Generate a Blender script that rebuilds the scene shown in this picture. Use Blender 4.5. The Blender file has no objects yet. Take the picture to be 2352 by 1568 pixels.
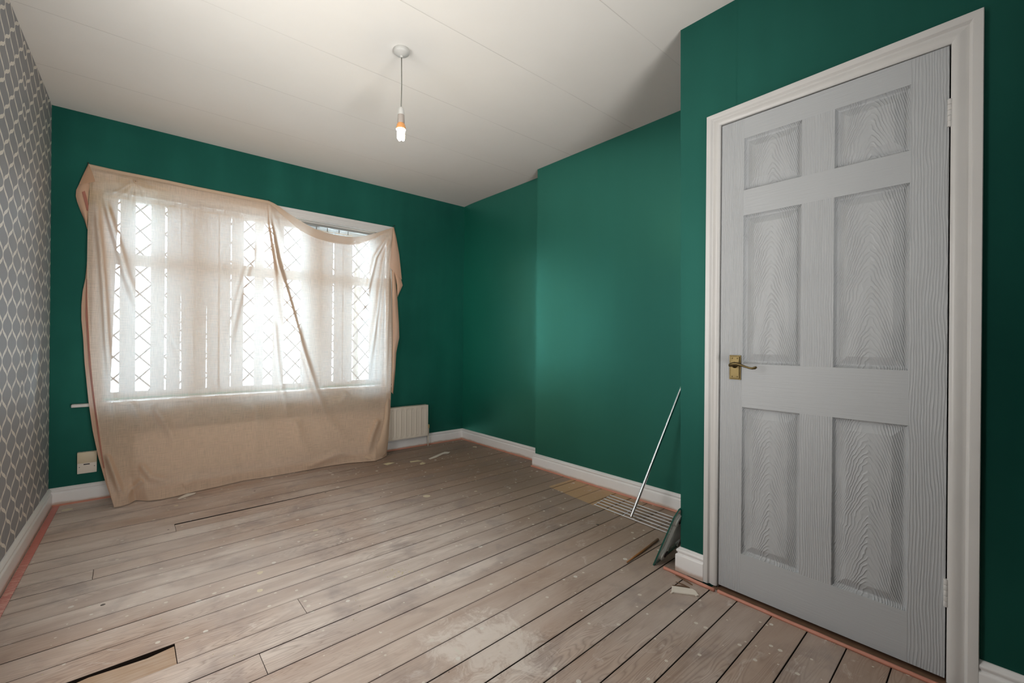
import bpy, math, random
import numpy as np
from mathutils import Vector, Matrix

random.seed(4)
rng = np.random.default_rng(4)
scene = bpy.context.scene
COL = scene.collection

# ------------------------------------------------------------------ camera
F_PX, CW, CH = 1021.37, 2352.0, 1568.0
CAM = np.array([-1.9436, -0.3841, 1.0526])
RV = np.array([0.7556196691, -0.6549566202, 0.0084107768])
UV = np.array([-0.0064636514, 0.0053841994, 0.9999646151])
FV = np.array([0.6549787300, 0.7556472960, 0.0001650043])
cam_d = bpy.data.cameras.new('camera')
cam_d.lens = F_PX * 36.0 / CW
cam_d.sensor_width = 36.0
cam_d.sensor_fit = 'HORIZONTAL'
cam_d.clip_start = 0.02
cam = bpy.data.objects.new('camera', cam_d)
M = Matrix.Identity(4)
for i in range(3):
    M[i][0] = RV[i]; M[i][1] = UV[i]; M[i][2] = -FV[i]; M[i][3] = CAM[i]
cam.matrix_world = M
COL.objects.link(cam)
scene.camera = cam

# ------------------------------------------------------------------ world, lights, exposure
world = bpy.data.worlds.new('overcast_sky')
scene.world = world
world.use_nodes = True
bg = world.node_tree.nodes['Background']
bg.inputs[0].default_value = (0.74, 0.88, 1.0, 1)
bg.inputs[1].default_value = 23.0

def area(name, loc, rot, sx, sy, power, color, portal=False):
    d = bpy.data.lights.new(name, 'AREA')
    d.shape = 'RECTANGLE'; d.size = sx; d.size_y = sy
    d.energy = power; d.color = color
    if portal:
        d.cycles.is_portal = True
    o = bpy.data.objects.new(name, d)
    o.location = loc; o.rotation_euler = rot
    COL.objects.link(o)
    return o
# skylight guide at the window opening (a portal gives no light of its own)
area('window_portal', (-1.06, 3.885, 1.355), (math.radians(-90), 0, 0), 2.2, 1.6, 1, (1, 1, 1), True)
# added fill lamps out of view: left wall, rear, and towards the ceiling
area('fill_left', (-2.30, 1.25, 1.35), (0, math.radians(-90), 0), 1.7, 0.6, 22, (1.0, 0.97, 0.93))
def aimed(name, loc, target, sx, sy, power, color, spread):
    q = (Vector(target) - Vector(loc)).to_track_quat('-Z', 'Y').to_euler()
    o = area(name, loc, q, sx, sy, power, color)
    o.data.spread = math.radians(spread)
    return o
aimed('fill_rear', (-1.25, -1.5, 1.9), (-0.95, 3.2, 1.25), 1.2, 1.2, 3.5, (1.0, 0.97, 0.93), 80)  # added fill for the window end of the room
aimed('fill_ceiling', (-1.3, -1.35, 0.35), (-1.25, 2.6, 2.5), 0.8, 0.8, 17, (1.0, 0.97, 0.93), 80)  # added fill thrown up at the ceiling
scene.view_settings.view_transform = 'Standard'
scene.view_settings.look = 'None'
scene.view_settings.exposure = 0.12
scene.view_settings.gamma = 1.0
scene.view_settings.use_curve_mapping = False
scene.cycles.use_denoising = True
scene.cycles.max_bounces = 8
scene.cycles.diffuse_bounces = 5
scene.cycles.transparent_max_bounces = 12
scene.cycles.sample_clamp_indirect = 6.0
scene.cycles.caustics_reflective = False
scene.cycles.caustics_refractive = False

# ------------------------------------------------------------------ room measures (metres)
D = 3.5947          # window wall
XL0 = -2.305        # left wall at y = D, leaning out towards the rear
XR = 0.8066         # alcove wall
XB = 0.671          # chimney breast
YB = 2.3204         # chimney breast corner
YC = 0.662          # end of the door wall
H = 2.5022
YR = -1.75          # rear wall
def xl(y): return XL0 - (D - y) * 0.028

# ------------------------------------------------------------------ helpers
def at(px, py, axis, val):
    d = FV + RV * (px - CW / 2) / F_PX - UV * (py - CH / 2) / F_PX
    k = 'xyz'.index(axis)
    t = (val - CAM[k]) / d[k]
    return CAM + t * d

def meshobj(name, verts, faces, mat=None, parent=None, smooth=False, loc=None, uv=None):
    me = bpy.data.meshes.new(name)
    me.from_pydata([tuple(map(float, v)) for v in verts], [], [tuple(map(int, f)) for f in faces])
    me.update()
    if smooth:
        me.polygons.foreach_set('use_smooth', [True] * len(me.polygons))
    if mat is not None:
        for m_ in (mat if isinstance(mat, (list, tuple)) else [mat]):
            me.materials.append(m_)
    o = bpy.data.objects.new(name, me)
    COL.objects.link(o)
    if parent is not None:
        o.parent = parent
        o.matrix_parent_inverse = parent.matrix_world.inverted() if parent.type != 'EMPTY' else Matrix.Translation(-Vector(parent.location))
    if loc is not None:
        o.location = loc
    return o

class MB:
    def __init__(s): s.v = []; s.f = []
    def add(s, v, f):
        b = len(s.v); s.v += [tuple(p) for p in v]; s.f += [tuple(i + b for i in q) for q in f]; return s
    def box(s, a, b, bev=0.0):
        x0, y0, z0 = a; x1, y1, z1 = b
        if x0 > x1: x0, x1 = x1, x0
        if y0 > y1: y0, y1 = y1, y0
        if z0 > z1: z0, z1 = z1, z0
        if bev <= 0:
            v = [(x, y, z) for x in (x0, x1) for y in (y0, y1) for z in (z0, z1)]
            return s.add(v, [(0, 1, 3, 2), (4, 6, 7, 5), (0, 4, 5, 1), (2, 3, 7, 6), (0, 2, 6, 4), (1, 5, 7, 3)])
        import bmesh
        bm = bmesh.new(); bmesh.ops.create_cube(bm, size=1)
        for w in bm.verts:
            w.co = Vector(((x0 + x1) / 2 + w.co.x * (x1 - x0), (y0 + y1) / 2 + w.co.y * (y1 - y0), (z0 + z1) / 2 + w.co.z * (z1 - z0)))
        bmesh.ops.bevel(bm, geom=list(bm.edges), offset=bev, segments=2, affect='EDGES', profile=0.5)
        bm.verts.ensure_lookup_table(); bm.verts.index_update()
        s.add([tuple(w.co) for w in bm.verts], [tuple(w.index for w in f.verts) for f in bm.faces])
        bm.free(); return s
    def tube(s, pts, r, n=10, cap=True):
        pts = [Vector(p) for p in pts]; rr = r if isinstance(r, (list, tuple)) else [r] * len(pts)
        rings = []; up = None
        for i, p in enumerate(pts):
            d = (pts[min(i + 1, len(pts) - 1)] - pts[max(i - 1, 0)]).normalized()
            if up is None:
                up = Vector((0, 0, 1)) if abs(d.z) < 0.9 else Vector((1, 0, 0))
            a = d.cross(up).normalized(); b = a.cross(d).normalized(); up = b
            rings.append([p + (a * math.cos(2 * math.pi * k / n) + b * math.sin(2 * math.pi * k / n)) * rr[i] for k in range(n)])
        v = [q for rg in rings for q in rg]; f = []
        for i in range(len(pts) - 1):
            for k in range(n):
                f.append((i * n + k, i * n + (k + 1) % n, (i + 1) * n + (k + 1) % n, (i + 1) * n + k))
        if cap:
            f.append(tuple(range(n - 1, -1, -1))); f.append(tuple((len(pts) - 1) * n + k for k in range(n)))
        return s.add(v, f)
    def lathe(s, prof, c, axis='z', n=32):
        v = []; f = []
        for (r, h) in prof:
            for k in range(n):
                a = 2 * math.pi * k / n; p = [r * math.cos(a), r * math.sin(a), h]
                if axis == 'x': p = [p[2], p[0], p[1]]
                if axis == 'y': p = [p[0], p[2], p[1]]
                v.append((c[0] + p[0], c[1] + p[1], c[2] + p[2]))
        for i in range(len(prof) - 1):
            for k in range(n):
                f.append((i * n + k, i * n + (k + 1) % n, (i + 1) * n + (k + 1) % n, (i + 1) * n + k))
        f.append(tuple(range(n - 1, -1, -1))); f.append(tuple((len(prof) - 1) * n + k for k in range(n)))
        return s.add(v, f)
    def build(s, name, mat=None, parent=None, smooth=False, auto=None):
        o = meshobj(name, s.v, s.f, mat, parent, smooth)
        if auto is not None:
            o.data.polygons.foreach_set('use_smooth', [True] * len(o.data.polygons))
            try:
                o.data.set_sharp_from_angle(angle=math.radians(auto))
            except Exception:
                pass
        import bmesh
        bm = bmesh.new(); bm.from_mesh(o.data); bmesh.ops.recalc_face_normals(bm, faces=bm.faces); bm.to_mesh(o.data); bm.free()
        return o

def empty(name, loc, label=None, cat=None, group=None, kind=None):
    o = bpy.data.objects.new(name, None); o.location = loc; o.empty_display_size = 0.05
    COL.objects.link(o); return tag(o, label, cat, group, kind)

def tag(o, label=None, cat=None, group=None, kind=None):
    if label: o['label'] = label
    if cat: o['category'] = cat
    if group: o['group'] = group
    if kind: o['kind'] = kind
    return o
def struct(o, label=None, cat=None):
    return tag(o, label, cat, None, 'structure')

# ------------------------------------------------------------------ materials
def newmat(name):
    m = bpy.data.materials.new(name); m.use_nodes = True
    nt = m.node_tree; nt.nodes.clear()
    out = nt.nodes.new('ShaderNodeOutputMaterial')
    return m, nt, out
class G:
    """tiny node helper"""
    def __init__(s, nt): s.nt = nt
    def n(s, typ, ins=None, **kw):
        nd = s.nt.nodes.new(typ)
        for k, v in kw.items(): setattr(nd, k, v)
        for k, v in (ins or {}).items():
            sock = nd.inputs[k]
            if isinstance(v, bpy.types.NodeSocket): s.nt.links.new(v, sock)
            else: sock.default_value = v
        return nd
    def m(s, op, a, b=None, c=None, clamp=False):
        nd = s.nt.nodes.new('ShaderNodeMath'); nd.operation = op; nd.use_clamp = clamp
        for i, v in enumerate((a, b, c)):
            if v is None: continue
            if isinstance(v, bpy.types.NodeSocket): s.nt.links.new(v, nd.inputs[i])
            else: nd.inputs[i].default_value = v
        return nd.outputs[0]
    def mix(s, fac, a, b, blend='MIX'):
        nd = s.nt.nodes.new('ShaderNodeMix'); nd.data_type = 'RGBA'; nd.blend_type = blend
        for sock, v in ((nd.inputs[0], fac), (nd.inputs[6], a), (nd.inputs[7], b)):
            if isinstance(v, bpy.types.NodeSocket): s.nt.links.new(v, sock)
            else: sock.default_value = v if not isinstance(v, tuple) or len(v) == 4 else (*v, 1)
        return nd.outputs[2]
    def ramp(s, fac, stops):
        nd = s.nt.nodes.new('ShaderNodeValToRGB'); s.nt.links.new(fac, nd.inputs[0])
        el = nd.color_ramp.elements
        while len(el) < len(stops): el.new(0.5)
        for e, (p, c) in zip(el, stops):
            e.position = p; e.color = c if len(c) == 4 else (*c, 1)
        return nd.outputs[0]
    def geo(s):
        g = s.nt.nodes.new('ShaderNodeNewGeometry'); return g
    def pos(s):
        sx = s.nt.nodes.new('ShaderNodeSeparateXYZ'); s.nt.links.new(s.geo().outputs['Position'], sx.inputs[0]); return sx.outputs
    def vec(s, x, y, z):
        c = s.nt.nodes.new('ShaderNodeCombineXYZ')
        for i, v in enumerate((x, y, z)):
            if isinstance(v, bpy.types.NodeSocket): s.nt.links.new(v, c.inputs[i])
            else: c.inputs[i].default_value = v
        return c.outputs[0]
    def noise(s, vec, scale, detail=3, rough=0.5, dist=0.0):
        nd = s.nt.nodes.new('ShaderNodeTexNoise'); s.nt.links.new(vec, nd.inputs['Vector'])
        nd.inputs['Scale'].default_value = scale; nd.inputs['Detail'].default_value = detail
        nd.inputs['Roughness'].default_value = rough; nd.inputs['Distortion'].default_value = dist
        return nd.outputs[0]
    def smooth(s, v, a, b):
        nd = s.nt.nodes.new('ShaderNodeMapRange'); nd.interpolation_type = 'SMOOTHSTEP'
        s.nt.links.new(v, nd.inputs[0]); nd.inputs[1].default_value = a; nd.inputs[2].default_value = b
        return nd.outputs[0]
    def bump(s, h, strength, dist):
        nd = s.nt.nodes.new('ShaderNodeBump'); s.nt.links.new(h, nd.inputs['Height'])
        nd.inputs['Strength'].default_value = strength; nd.inputs['Distance'].default_value = dist
        return nd.outputs[0]
    def pbr(s, out, color, rough=0.5, normal=None, metallic=0.0, spec=0.5, **kw):
        ins = {'Base Color': color if isinstance(color, bpy.types.NodeSocket) else (*color[:3], 1), 'Roughness': rough, 'Metallic': metallic, 'Specular IOR Level': spec}
        ins.update(kw)
        b = s.n('ShaderNodeBsdfPrincipled', ins)
        if normal is not None: s.nt.links.new(normal, b.inputs['Normal'])
        if out is not None: s.nt.links.new(b.outputs[0], out.inputs[0])
        return b

def srgb(r, g, b):
    f = lambda c: (c / 255 / 12.92) if c / 255 <= 0.04045 else ((c / 255 + 0.055) / 1.055) ** 2.4
    return (f(r), f(g), f(b))

def plain(name, color, rough=0.5, metallic=0.0, spec=0.5, nscale=0, namt=0.0, bump=0.0, stretch=None):
    m, nt, out = newmat(name); g = G(nt)
    col = (*color, 1); nrm = None
    gp = g.geo().outputs['Position']
    if nscale:
        nz = g.noise(gp, nscale, 4)
        col = g.mix(nz, tuple(c * (1 - namt) for c in color), tuple(min(1, c * (1 + namt)) for c in color))
        if bump: nrm = g.bump(nz, 1.0, bump)
    g.pbr(out, col, rough, nrm, metallic, spec)
    return m

# green emulsion: dark diffuse body with a soft green silk sheen
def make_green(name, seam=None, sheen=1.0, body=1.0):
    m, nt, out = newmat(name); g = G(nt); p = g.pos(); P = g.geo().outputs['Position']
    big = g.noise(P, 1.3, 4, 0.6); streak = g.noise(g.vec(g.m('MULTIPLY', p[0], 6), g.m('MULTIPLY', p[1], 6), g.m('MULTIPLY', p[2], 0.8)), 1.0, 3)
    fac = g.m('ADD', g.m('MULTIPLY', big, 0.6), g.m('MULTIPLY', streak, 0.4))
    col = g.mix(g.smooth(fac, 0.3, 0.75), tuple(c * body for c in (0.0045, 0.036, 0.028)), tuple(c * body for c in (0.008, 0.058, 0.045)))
    nz = g.noise(P, 160, 2)
    h = g.m('ADD', g.m('MULTIPLY', nz, 0.12), g.m('MULTIPLY', big, 3.0))
    if seam is not None:
        wob = g.m('ADD', p[1], g.m('MULTIPLY', g.noise(P, 6, 2), 0.006))
        d = g.m('ABSOLUTE', g.m('SUBTRACT', wob, seam))
        h = g.m('ADD', h, g.m('MULTIPLY', g.smooth(d, 0.0, 0.004), 1.2))
    nrm = g.bump(h, 0.5, 0.0012)
    dif = g.n('ShaderNodeBsdfDiffuse', {'Color': col}); nt.links.new(nrm, dif.inputs['Normal'])
    gl = g.n('ShaderNodeBsdfGlossy', {'Color': (0.22, 0.90, 0.74, 1), 'Roughness': 0.41}); nt.links.new(nrm, gl.inputs['Normal'])
    lw = g.n('ShaderNodeLayerWeight', {'Blend': 0.5})
    f = g.m('MULTIPLY', g.m('ADD', g.m('MULTIPLY', lw.outputs['Facing'], 0.85), 0.05), sheen, clamp=True)
    mx = g.n('ShaderNodeMixShader', {0: f, 1: dif.outputs[0], 2: gl.outputs[0]})
    nt.links.new(mx.outputs[0], out.inputs[0])
    return m
GREEN = make_green('green_wall_paint')
GREEN_SEAM = make_green('green_wall_paint_seamed', 0.424, 0.45)  # same paint with a seam; sheen cut to keep the door wall dark
GREEN_WINDOW_LIT = make_green('green_wall_paint_window_lit', None, 0.42, 1.7)  # same paint, body brightened and sheen cut to set this wall's light

def make_ceiling():
    m, nt, out = newmat('ceiling_lining_paper'); g = G(nt); p = g.pos(); P = g.geo().outputs['Position']
    wob = g.m('ADD', p[1], g.m('MULTIPLY', g.m('SUBTRACT', g.noise(P, 1.2, 2), 0.5), 0.012))
    h = None; line = None
    for y in (3.06, 2.49, 1.943, 1.376, 0.812, 0.245, -0.32, -0.89):
        d = g.m('SUBTRACT', wob, y)
        s_ = g.smooth(g.m('ABSOLUTE', d), 0.0, 0.0035)
        line = s_ if line is None else g.m('MINIMUM', line, s_)
    soft = g.noise(P, 2.2, 4, 0.6)
    fine = g.noise(P, 60, 3)
    vis = g.smooth(g.noise(g.vec(p[0], g.m('MULTIPLY', p[1], 0.3), 0.0), 1.5, 2), 0.35, 0.6)
    lin = g.m('SUBTRACT', 1.0, g.m('MULTIPLY', g.m('SUBTRACT', 1.0, line), g.m('ADD', 0.3, g.m('MULTIPLY', vis, 0.7))))
    col = g.mix(lin, (0.60, 0.59, 0.56, 1), g.mix(soft, (0.78, 0.77, 0.735, 1), (0.85, 0.84, 0.81, 1)))
    hh = g.m('ADD', g.m('MULTIPLY', lin, 0.6), g.m('ADD', g.m('MULTIPLY', soft, 6.0), g.m('MULTIPLY', fine, 0.15)))
    g.pbr(out, col, 0.75, g.bump(hh, 0.5, 0.0015), spec=0.25)
    return m
CEIL = make_ceiling()

def make_wallpaper():
    m, nt, out = newmat('trellis_wallpaper'); g = G(nt); p = g.pos(); P = g.geo().outputs['Position']
    S, PER, W = 0.1733, 0.150, 0.600
    u = g.m('FLOORED_MODULO', g.m('SUBTRACT', p[1], 2.815), W)
    # phase so that tangents lie at u = 0.04 + k S
    a = g.m('SUBTRACT', u, 0.04)
    w = g.m('SUBTRACT', g.m('PINGPONG', a, S / 2), S / 4)         # -S/4 .. S/4
    ph = g.m('MULTIPLY', g.m('SUBTRACT', p[2], 1.401), 2 * math.pi / PER)
    c = g.m('COSINE', ph)
    cc = g.m('MAXIMUM', g.m('MINIMUM', g.m('MULTIPLY', c, 1.03), 1.0), -1.0)
    f0 = g.m('MULTIPLY', cc, -S / 4)
    s_ = g.m('ABSOLUTE', g.m('SINE', ph))
    slope = g.m('SQRT', g.m('ADD', 1.0, g.m('POWER', g.m('MULTIPLY', s_, S / 4 * 2 * math.pi / PER), 2.0)))
    d = g.m('DIVIDE', g.m('ABSOLUTE', g.m('SUBTRACT', w, f0)), slope)
    k = g.m('POWER', s_, 10.0)
    knot = g.m('MULTIPLY', k, g.m('ADD', 0.6, g.m('MULTIPLY', g.m('ABSOLUTE', g.m('SINE', g.m('MULTIPLY', ph, 4.0))), 0.6)))
    th = g.m('ADD', 0.0056, g.m('MULTIPLY', knot, 0.0042))
    line = g.m('LESS_THAN', d, th)
    # ovals closed at each roll seam
    seamd = g.m('MINIMUM', u, g.m('SUBTRACT', W, u))
    st = g.noise(g.vec(0.0, g.m('MULTIPLY', p[1], 260), g.m('MULTIPLY', p[2], 12)), 1.0, 3)
    bl = g.noise(g.vec(0.0, g.m('MULTIPLY', p[1], 3), g.m('MULTIPLY', p[2], 1.5)), 1.0, 3)
    base = g.mix(st, (0.235, 0.24, 0.255, 1), (0.35, 0.355, 0.37, 1))
    base = g.mix(g.smooth(bl, 0.35, 0.65), base, (0.26, 0.27, 0.29, 1), 'MIX')
    base = g.mix(0.5, g.mix(st, (0.23, 0.238, 0.258, 1), (0.37, 0.378, 0.40, 1)), base)
    col = g.mix(line, base, (0.80, 0.77, 0.70, 1))
    h = g.m('ADD', g.m('MULTIPLY', line, 0.5), g.m('MULTIPLY', st, 0.5))
    h = g.m('ADD', h, g.m('MULTIPLY', bl, 2.0))
    g.pbr(out, col, g.m('SUBTRACT', 0.55, g.m('MULTIPLY', line, 0.1)), g.bump(h, 0.5, 0.0008), spec=0.4)
    return m
WALLPAPER = make_wallpaper()

GLOSS = plain('white_gloss_paint', (0.64, 0.632, 0.62), 0.32, nscale=9, namt=0.04, bump=0.0006)
def make_skirting():
    m, nt, out = newmat('skirting_gloss'); g = G(nt); p = g.pos(); P = g.geo().outputs['Position']
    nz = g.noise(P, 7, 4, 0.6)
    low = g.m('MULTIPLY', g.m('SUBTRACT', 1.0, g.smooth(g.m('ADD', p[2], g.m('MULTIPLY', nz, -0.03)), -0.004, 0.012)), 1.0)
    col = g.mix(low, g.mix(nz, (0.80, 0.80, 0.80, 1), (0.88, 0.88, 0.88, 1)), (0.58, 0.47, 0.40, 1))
    g.pbr(out, col, 0.3, g.bump(nz, 0.4, 0.001))
    return m
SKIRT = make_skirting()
def make_door(kind):
    m, nt, out = newmat('door_paint_' + kind); g = G(nt)
    P = g.geo().outputs['Position']
    tc = g.n('ShaderNodeTexCoord'); sx = g.n('ShaderNodeSeparateXYZ', {0: tc.outputs['Object']}).outputs
    if kind == 'panel':      # pointed arches of a moulded grain
        y, z = sx[1], sx[2]
        wob = g.m('MULTIPLY', g.m('SUBTRACT', g.noise(tc.outputs['Object'], 9, 3, 0.6), 0.5), 0.10)
        v = g.m('ADD', z, g.m('ADD', g.m('MULTIPLY', g.m('POWER', g.m('ABSOLUTE', g.m('ADD', y, g.m('MULTIPLY', wob, 0.12))), 1.45), 8.5), wob))
        s_ = g.m('SINE', g.m('MULTIPLY', v, 2 * math.pi / 0.024))
        gate = g.smooth(g.noise(g.vec(0.0, g.m('MULTIPLY', y, 30), g.m('MULTIPLY', z, 5)), 1.0, 2), 0.3, 0.62)
        h = g.m('MULTIPLY', g.m('POWER', g.m('ADD', g.m('MULTIPLY', s_, 0.5), 0.5), 3.0), g.m('ADD', gate, 0.25))
    elif kind == 'stile':
        y, z = g.pos()[1], g.pos()[2]
        wob = g.noise(g.vec(0.0, g.m('MULTIPLY', y, 10), g.m('MULTIPLY', z, 3.2)), 1.0, 3)
        v = g.m('ADD', y, g.m('MULTIPLY', wob, 0.035))
        s_ = g.m('SINE', g.m('MULTIPLY', v, 2 * math.pi / 0.0075))
        s2 = g.noise(g.vec(0.0, g.m('MULTIPLY', v, 420), g.m('MULTIPLY', z, 9)), 1.0, 2)
        h = g.m('ADD', g.m('MULTIPLY', g.m('POWER', g.m('ADD', g.m('MULTIPLY', s_, 0.5), 0.5), 2.0), 0.6), g.m('MULTIPLY', s2, 0.8))
    else:
        y, z = g.pos()[1], g.pos()[2]
        h = g.m('MULTIPLY', g.noise(g.vec(0.0, g.m('MULTIPLY', y, 8), g.m('MULTIPLY', z, 190)), 1.0, 2), 0.45)
    big = g.noise(P, 4, 2)
    col = g.mix(big, (0.445, 0.465, 0.485, 1), (0.48, 0.50, 0.515, 1))
    g.pbr(out, col, 0.42, g.bump(h, 0.9, 0.0013), spec=0.4)
    return m
DOOR_PANEL, DOOR_STILE, DOOR_RAIL = make_door('panel'), make_door('stile'), make_door('rail')

def make_floor():
    m, nt, out = newmat('worn_floorboards'); g = G(nt); p = g.pos(); P = g.geo().outputs['Position']
    oi = g.n('ShaderNodeObjectInfo').outputs['Random']
    sh = g.m('MULTIPLY', oi, 37.0)
    px = g.m('ADD', p[0], sh)
    # growth-ring grain running along the board
    rv = g.vec(g.m('MULTIPLY', px, 1.6), g.m('MULTIPLY', p[1], 13), sh)
    ring = g.noise(rv, 1.0, 2, 0.45, 0.5)
    rr = g.m('POWER', g.m('ABSOLUTE', g.m('SINE', g.m('MULTIPLY', ring, 75.0))), 0.7)
    fine = g.noise(g.vec(g.m('MULTIPLY', px, 7), g.m('MULTIPLY', p[1], 420), 0.0), 1.0, 2)
    mid = g.noise(g.vec(g.m('MULTIPLY', px, 2.2), g.m('MULTIPLY', p[1], 9.0), sh), 1.0, 4, 0.6, 0.6)
    big = g.noise(P, 1.1, 4, 0.6)
    blot = g.noise(P, 5.0, 4, 0.6, 0.3)
    base = g.mix(g.smooth(mid, 0.25, 0.75), srgb(188, 172, 162), srgb(224, 213, 204))
    base = g.mix(g.m('MULTIPLY', g.smooth(big, 0.45, 0.7), 0.45), base, srgb(172, 134, 104))
    # greyer in the foreground, browner and darker towards the far right
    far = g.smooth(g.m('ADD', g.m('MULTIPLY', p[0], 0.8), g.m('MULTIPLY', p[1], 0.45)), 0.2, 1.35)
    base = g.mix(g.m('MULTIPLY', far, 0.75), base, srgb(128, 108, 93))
    right_dim_stain = g.smooth(g.m('ADD', p[0], g.m('MULTIPLY', big, 0.5)), -0.75, 0.25)  # right side darkened: light falloff painted in, along with less stain
    base = g.mix(g.m('MULTIPLY', right_dim_stain, 0.6), base, srgb(148, 126, 110))
    base = g.mix(g.m('MULTIPLY', g.smooth(blot, 0.50, 0.72), 0.42), base, srgb(132, 122, 122))
    base = g.mix(g.m('MULTIPLY', g.m('SUBTRACT', 1.0, rr), g.m('MULTIPLY', g.smooth(g.noise(P, 1.3, 2), 0.45, 0.6), 0.42)), base, srgb(112, 90, 78))
    base = g.mix(g.m('MULTIPLY', g.smooth(fine, 0.5, 0.8), 0.25), base, srgb(120, 100, 88))
    base = g.mix(g.m('MULTIPLY', g.smooth(oi, 0.4, 1.0), 0.30), base, srgb(176, 146, 124))
    # unstained rectangle where a hearth sat
    hx = g.smooth(g.m('ADD', p[0], g.m('MULTIPLY', g.m('SUBTRACT', p[1], 1.88), -0.10)), 0.383, 0.391)
    hy = g.m('MULTIPLY', g.m('SUBTRACT', 1.0, g.smooth(g.m('SUBTRACT', p[1], g.m('MULTIPLY', p[0], 0.028)), 1.868, 1.876)), g.smooth(p[1], 1.05, 1.5))
    base = g.mix(g.m('MULTIPLY', g.m('MULTIPLY', hx, hy), 0.85), base, srgb(198, 162, 122))
    # scuffs, plaster smear, paint flecks, nail holes
    sc = g.noise(g.vec(g.m('MULTIPLY', p[0], 9), g.m('MULTIPLY', p[1], 16), 3.0), 1.0, 5, 0.7, 1.2)
    base = g.mix(g.m('MULTIPLY', g.smooth(sc, 0.58, 0.74), 0.5), base, srgb(220, 212, 206))
    dx = g.m('DIVIDE', g.m('ADD', p[0], 0.99), 0.17); dy = g.m('DIVIDE', g.m('SUBTRACT', p[1], 0.82), 0.21)
    el = g.m('ADD', g.m('POWER', dx, 2.0), g.m('POWER', dy, 2.0))
    sm = g.m('ADD', el, g.m('MULTIPLY', g.m('SUBTRACT', g.noise(P, 11, 5, 0.75, 1.5), 0.5), 5.5))
    base = g.mix(g.m('MULTIPLY', g.m('SUBTRACT', 1.0, g.smooth(sm, 0.0, 1.5)), 0.62), base, srgb(236, 228, 220))
    for scale, thr, col_, seed in ((5.5, 0.15, srgb(222, 212, 186), 1.3), (13.0, 0.16, srgb(226, 222, 214), 8.1), (8.0, 0.075, (0.02, 0.012, 0.01), 5.5), (26.0, 0.22, srgb(220, 214, 202), 2.2)):
        vv = g.n('ShaderNodeVectorMath', {0: P, 1: (seed, seed * 2, 0.0)}, operation='ADD').outputs[0]
        vo = g.n('ShaderNodeTexVoronoi', {'Vector': vv, 'Scale': scale, 'Randomness': 1.0})
        rnd = g.n('ShaderNodeSeparateColor', {0: vo.outputs['Color']}).outputs[0]
        dd = g.m('ADD', vo.outputs['Distance'], g.m('MULTIPLY', g.m('SUBTRACT', g.noise(P, 60, 2), 0.5), 0.06))
        size = g.m('MULTIPLY', g.m('SUBTRACT', rnd, 0.62), thr / 0.38)
        base = g.mix(g.m('MULTIPLY', g.m('LESS_THAN', dd, size), 0.85), base, col_)
    uv = g.n('ShaderNodeSeparateXYZ', {0: g.n('ShaderNodeUVMap', uv_map='board').outputs[0]}).outputs[1]
    edge = g.m('MINIMUM', uv, g.m('ABSOLUTE', g.m('SUBTRACT', 0.1225, uv)))
    wedge = g.m('ADD', edge, g.m('MULTIPLY', g.m('SUBTRACT', g.noise(g.vec(g.m('MULTIPLY', p[0], 3.0), g.m('MULTIPLY', p[1], 10), 0.0), 1.0, 3), 0.5), 0.008))
    base = g.mix(g.m('MULTIPLY', g.m('SUBTRACT', 1.0, g.smooth(uv, 0.0018, 0.0032)), g.m('ADD', 0.25, g.m('MULTIPLY', g.smooth(g.noise(g.vec(g.m('MULTIPLY', p[0], 1.3), g.m('MULTIPLY', p[1], 8), 9.0), 1.0, 2), 0.4, 0.6), 0.6))), base, srgb(54, 42, 36))
    base = g.mix(g.m('MULTIPLY', g.m('SUBTRACT', 1.0, g.smooth(wedge, 0.002, 0.014)), 0.16), base, srgb(124, 108, 98))
    nz_ = g.n('ShaderNodeSeparateXYZ', {0: g.geo().outputs['True Normal']}).outputs[2]
    base = g.mix(g.m('LESS_THAN', g.m('ABSOLUTE', nz_), 0.35), base, (0.022, 0.014, 0.010, 1))      # grimy sawn edges
    hgt = g.m('ADD', g.m('MULTIPLY', rr, 0.35), g.m('ADD', g.m('MULTIPLY', fine, 0.35), g.m('MULTIPLY', mid, 1.2)))
    g.pbr(out, base, g.m('ADD', 0.48, g.m('MULTIPLY', mid, 0.25)), g.bump(hgt, 0.5, 0.0012), spec=0.35)
    return m
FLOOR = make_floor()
def make_rawboard():
    m, nt, out = newmat('bare_pine_board'); g = G(nt); p = g.pos(); P = g.geo().outputs['Position']
    fine = g.noise(g.vec(g.m('MULTIPLY', p[0], 3), g.m('MULTIPLY', p[1], 160), 0.0), 1.0, 3)
    mid = g.noise(P, 6, 4)
    col = g.mix(g.smooth(mid, 0.35, 0.65), srgb(172, 144, 118), srgb(180, 158, 138))
    col = g.mix(g.m('MULTIPLY', g.smooth(fine, 0.45, 0.7), 0.35), col, srgb(140, 104, 76))
    g.pbr(out, col, 0.55, g.bump(fine, 0.4, 0.0008), spec=0.3)
    return m
RAWBOARD = make_rawboard()
DARK = plain('dark_underfloor', (0.012, 0.009, 0.007), 0.9)
BROWNWOOD = plain('brown_threshold_wood', srgb(120, 92, 72), 0.6, nscale=30, namt=0.3)
def make_primer(name, c1, c2, scr):
    m, nt, out = newmat(name); g = G(nt); p = g.pos(); P = g.geo().outputs['Position']
    nz = g.noise(P, 9, 4, 0.6)
    col = g.mix(nz, c1, c2)
    s_ = g.noise(g.vec(g.m('MULTIPLY', p[0], 22), g.m('MULTIPLY', p[1], 150), 0.0), 1.0, 3, 0.6, 1.0)
    zone = g.m('SUBTRACT', 1.0, g.smooth(p[1], 2.2, 2.95))
    col = g.mix(g.m('MULTIPLY', g.m('MULTIPLY', g.smooth(s_, 0.5, 0.56), zone), scr), col, srgb(232, 190, 176))
    g.pbr(out, col, 0.5, g.bump(nz, 0.4, 0.001))
    return m
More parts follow.
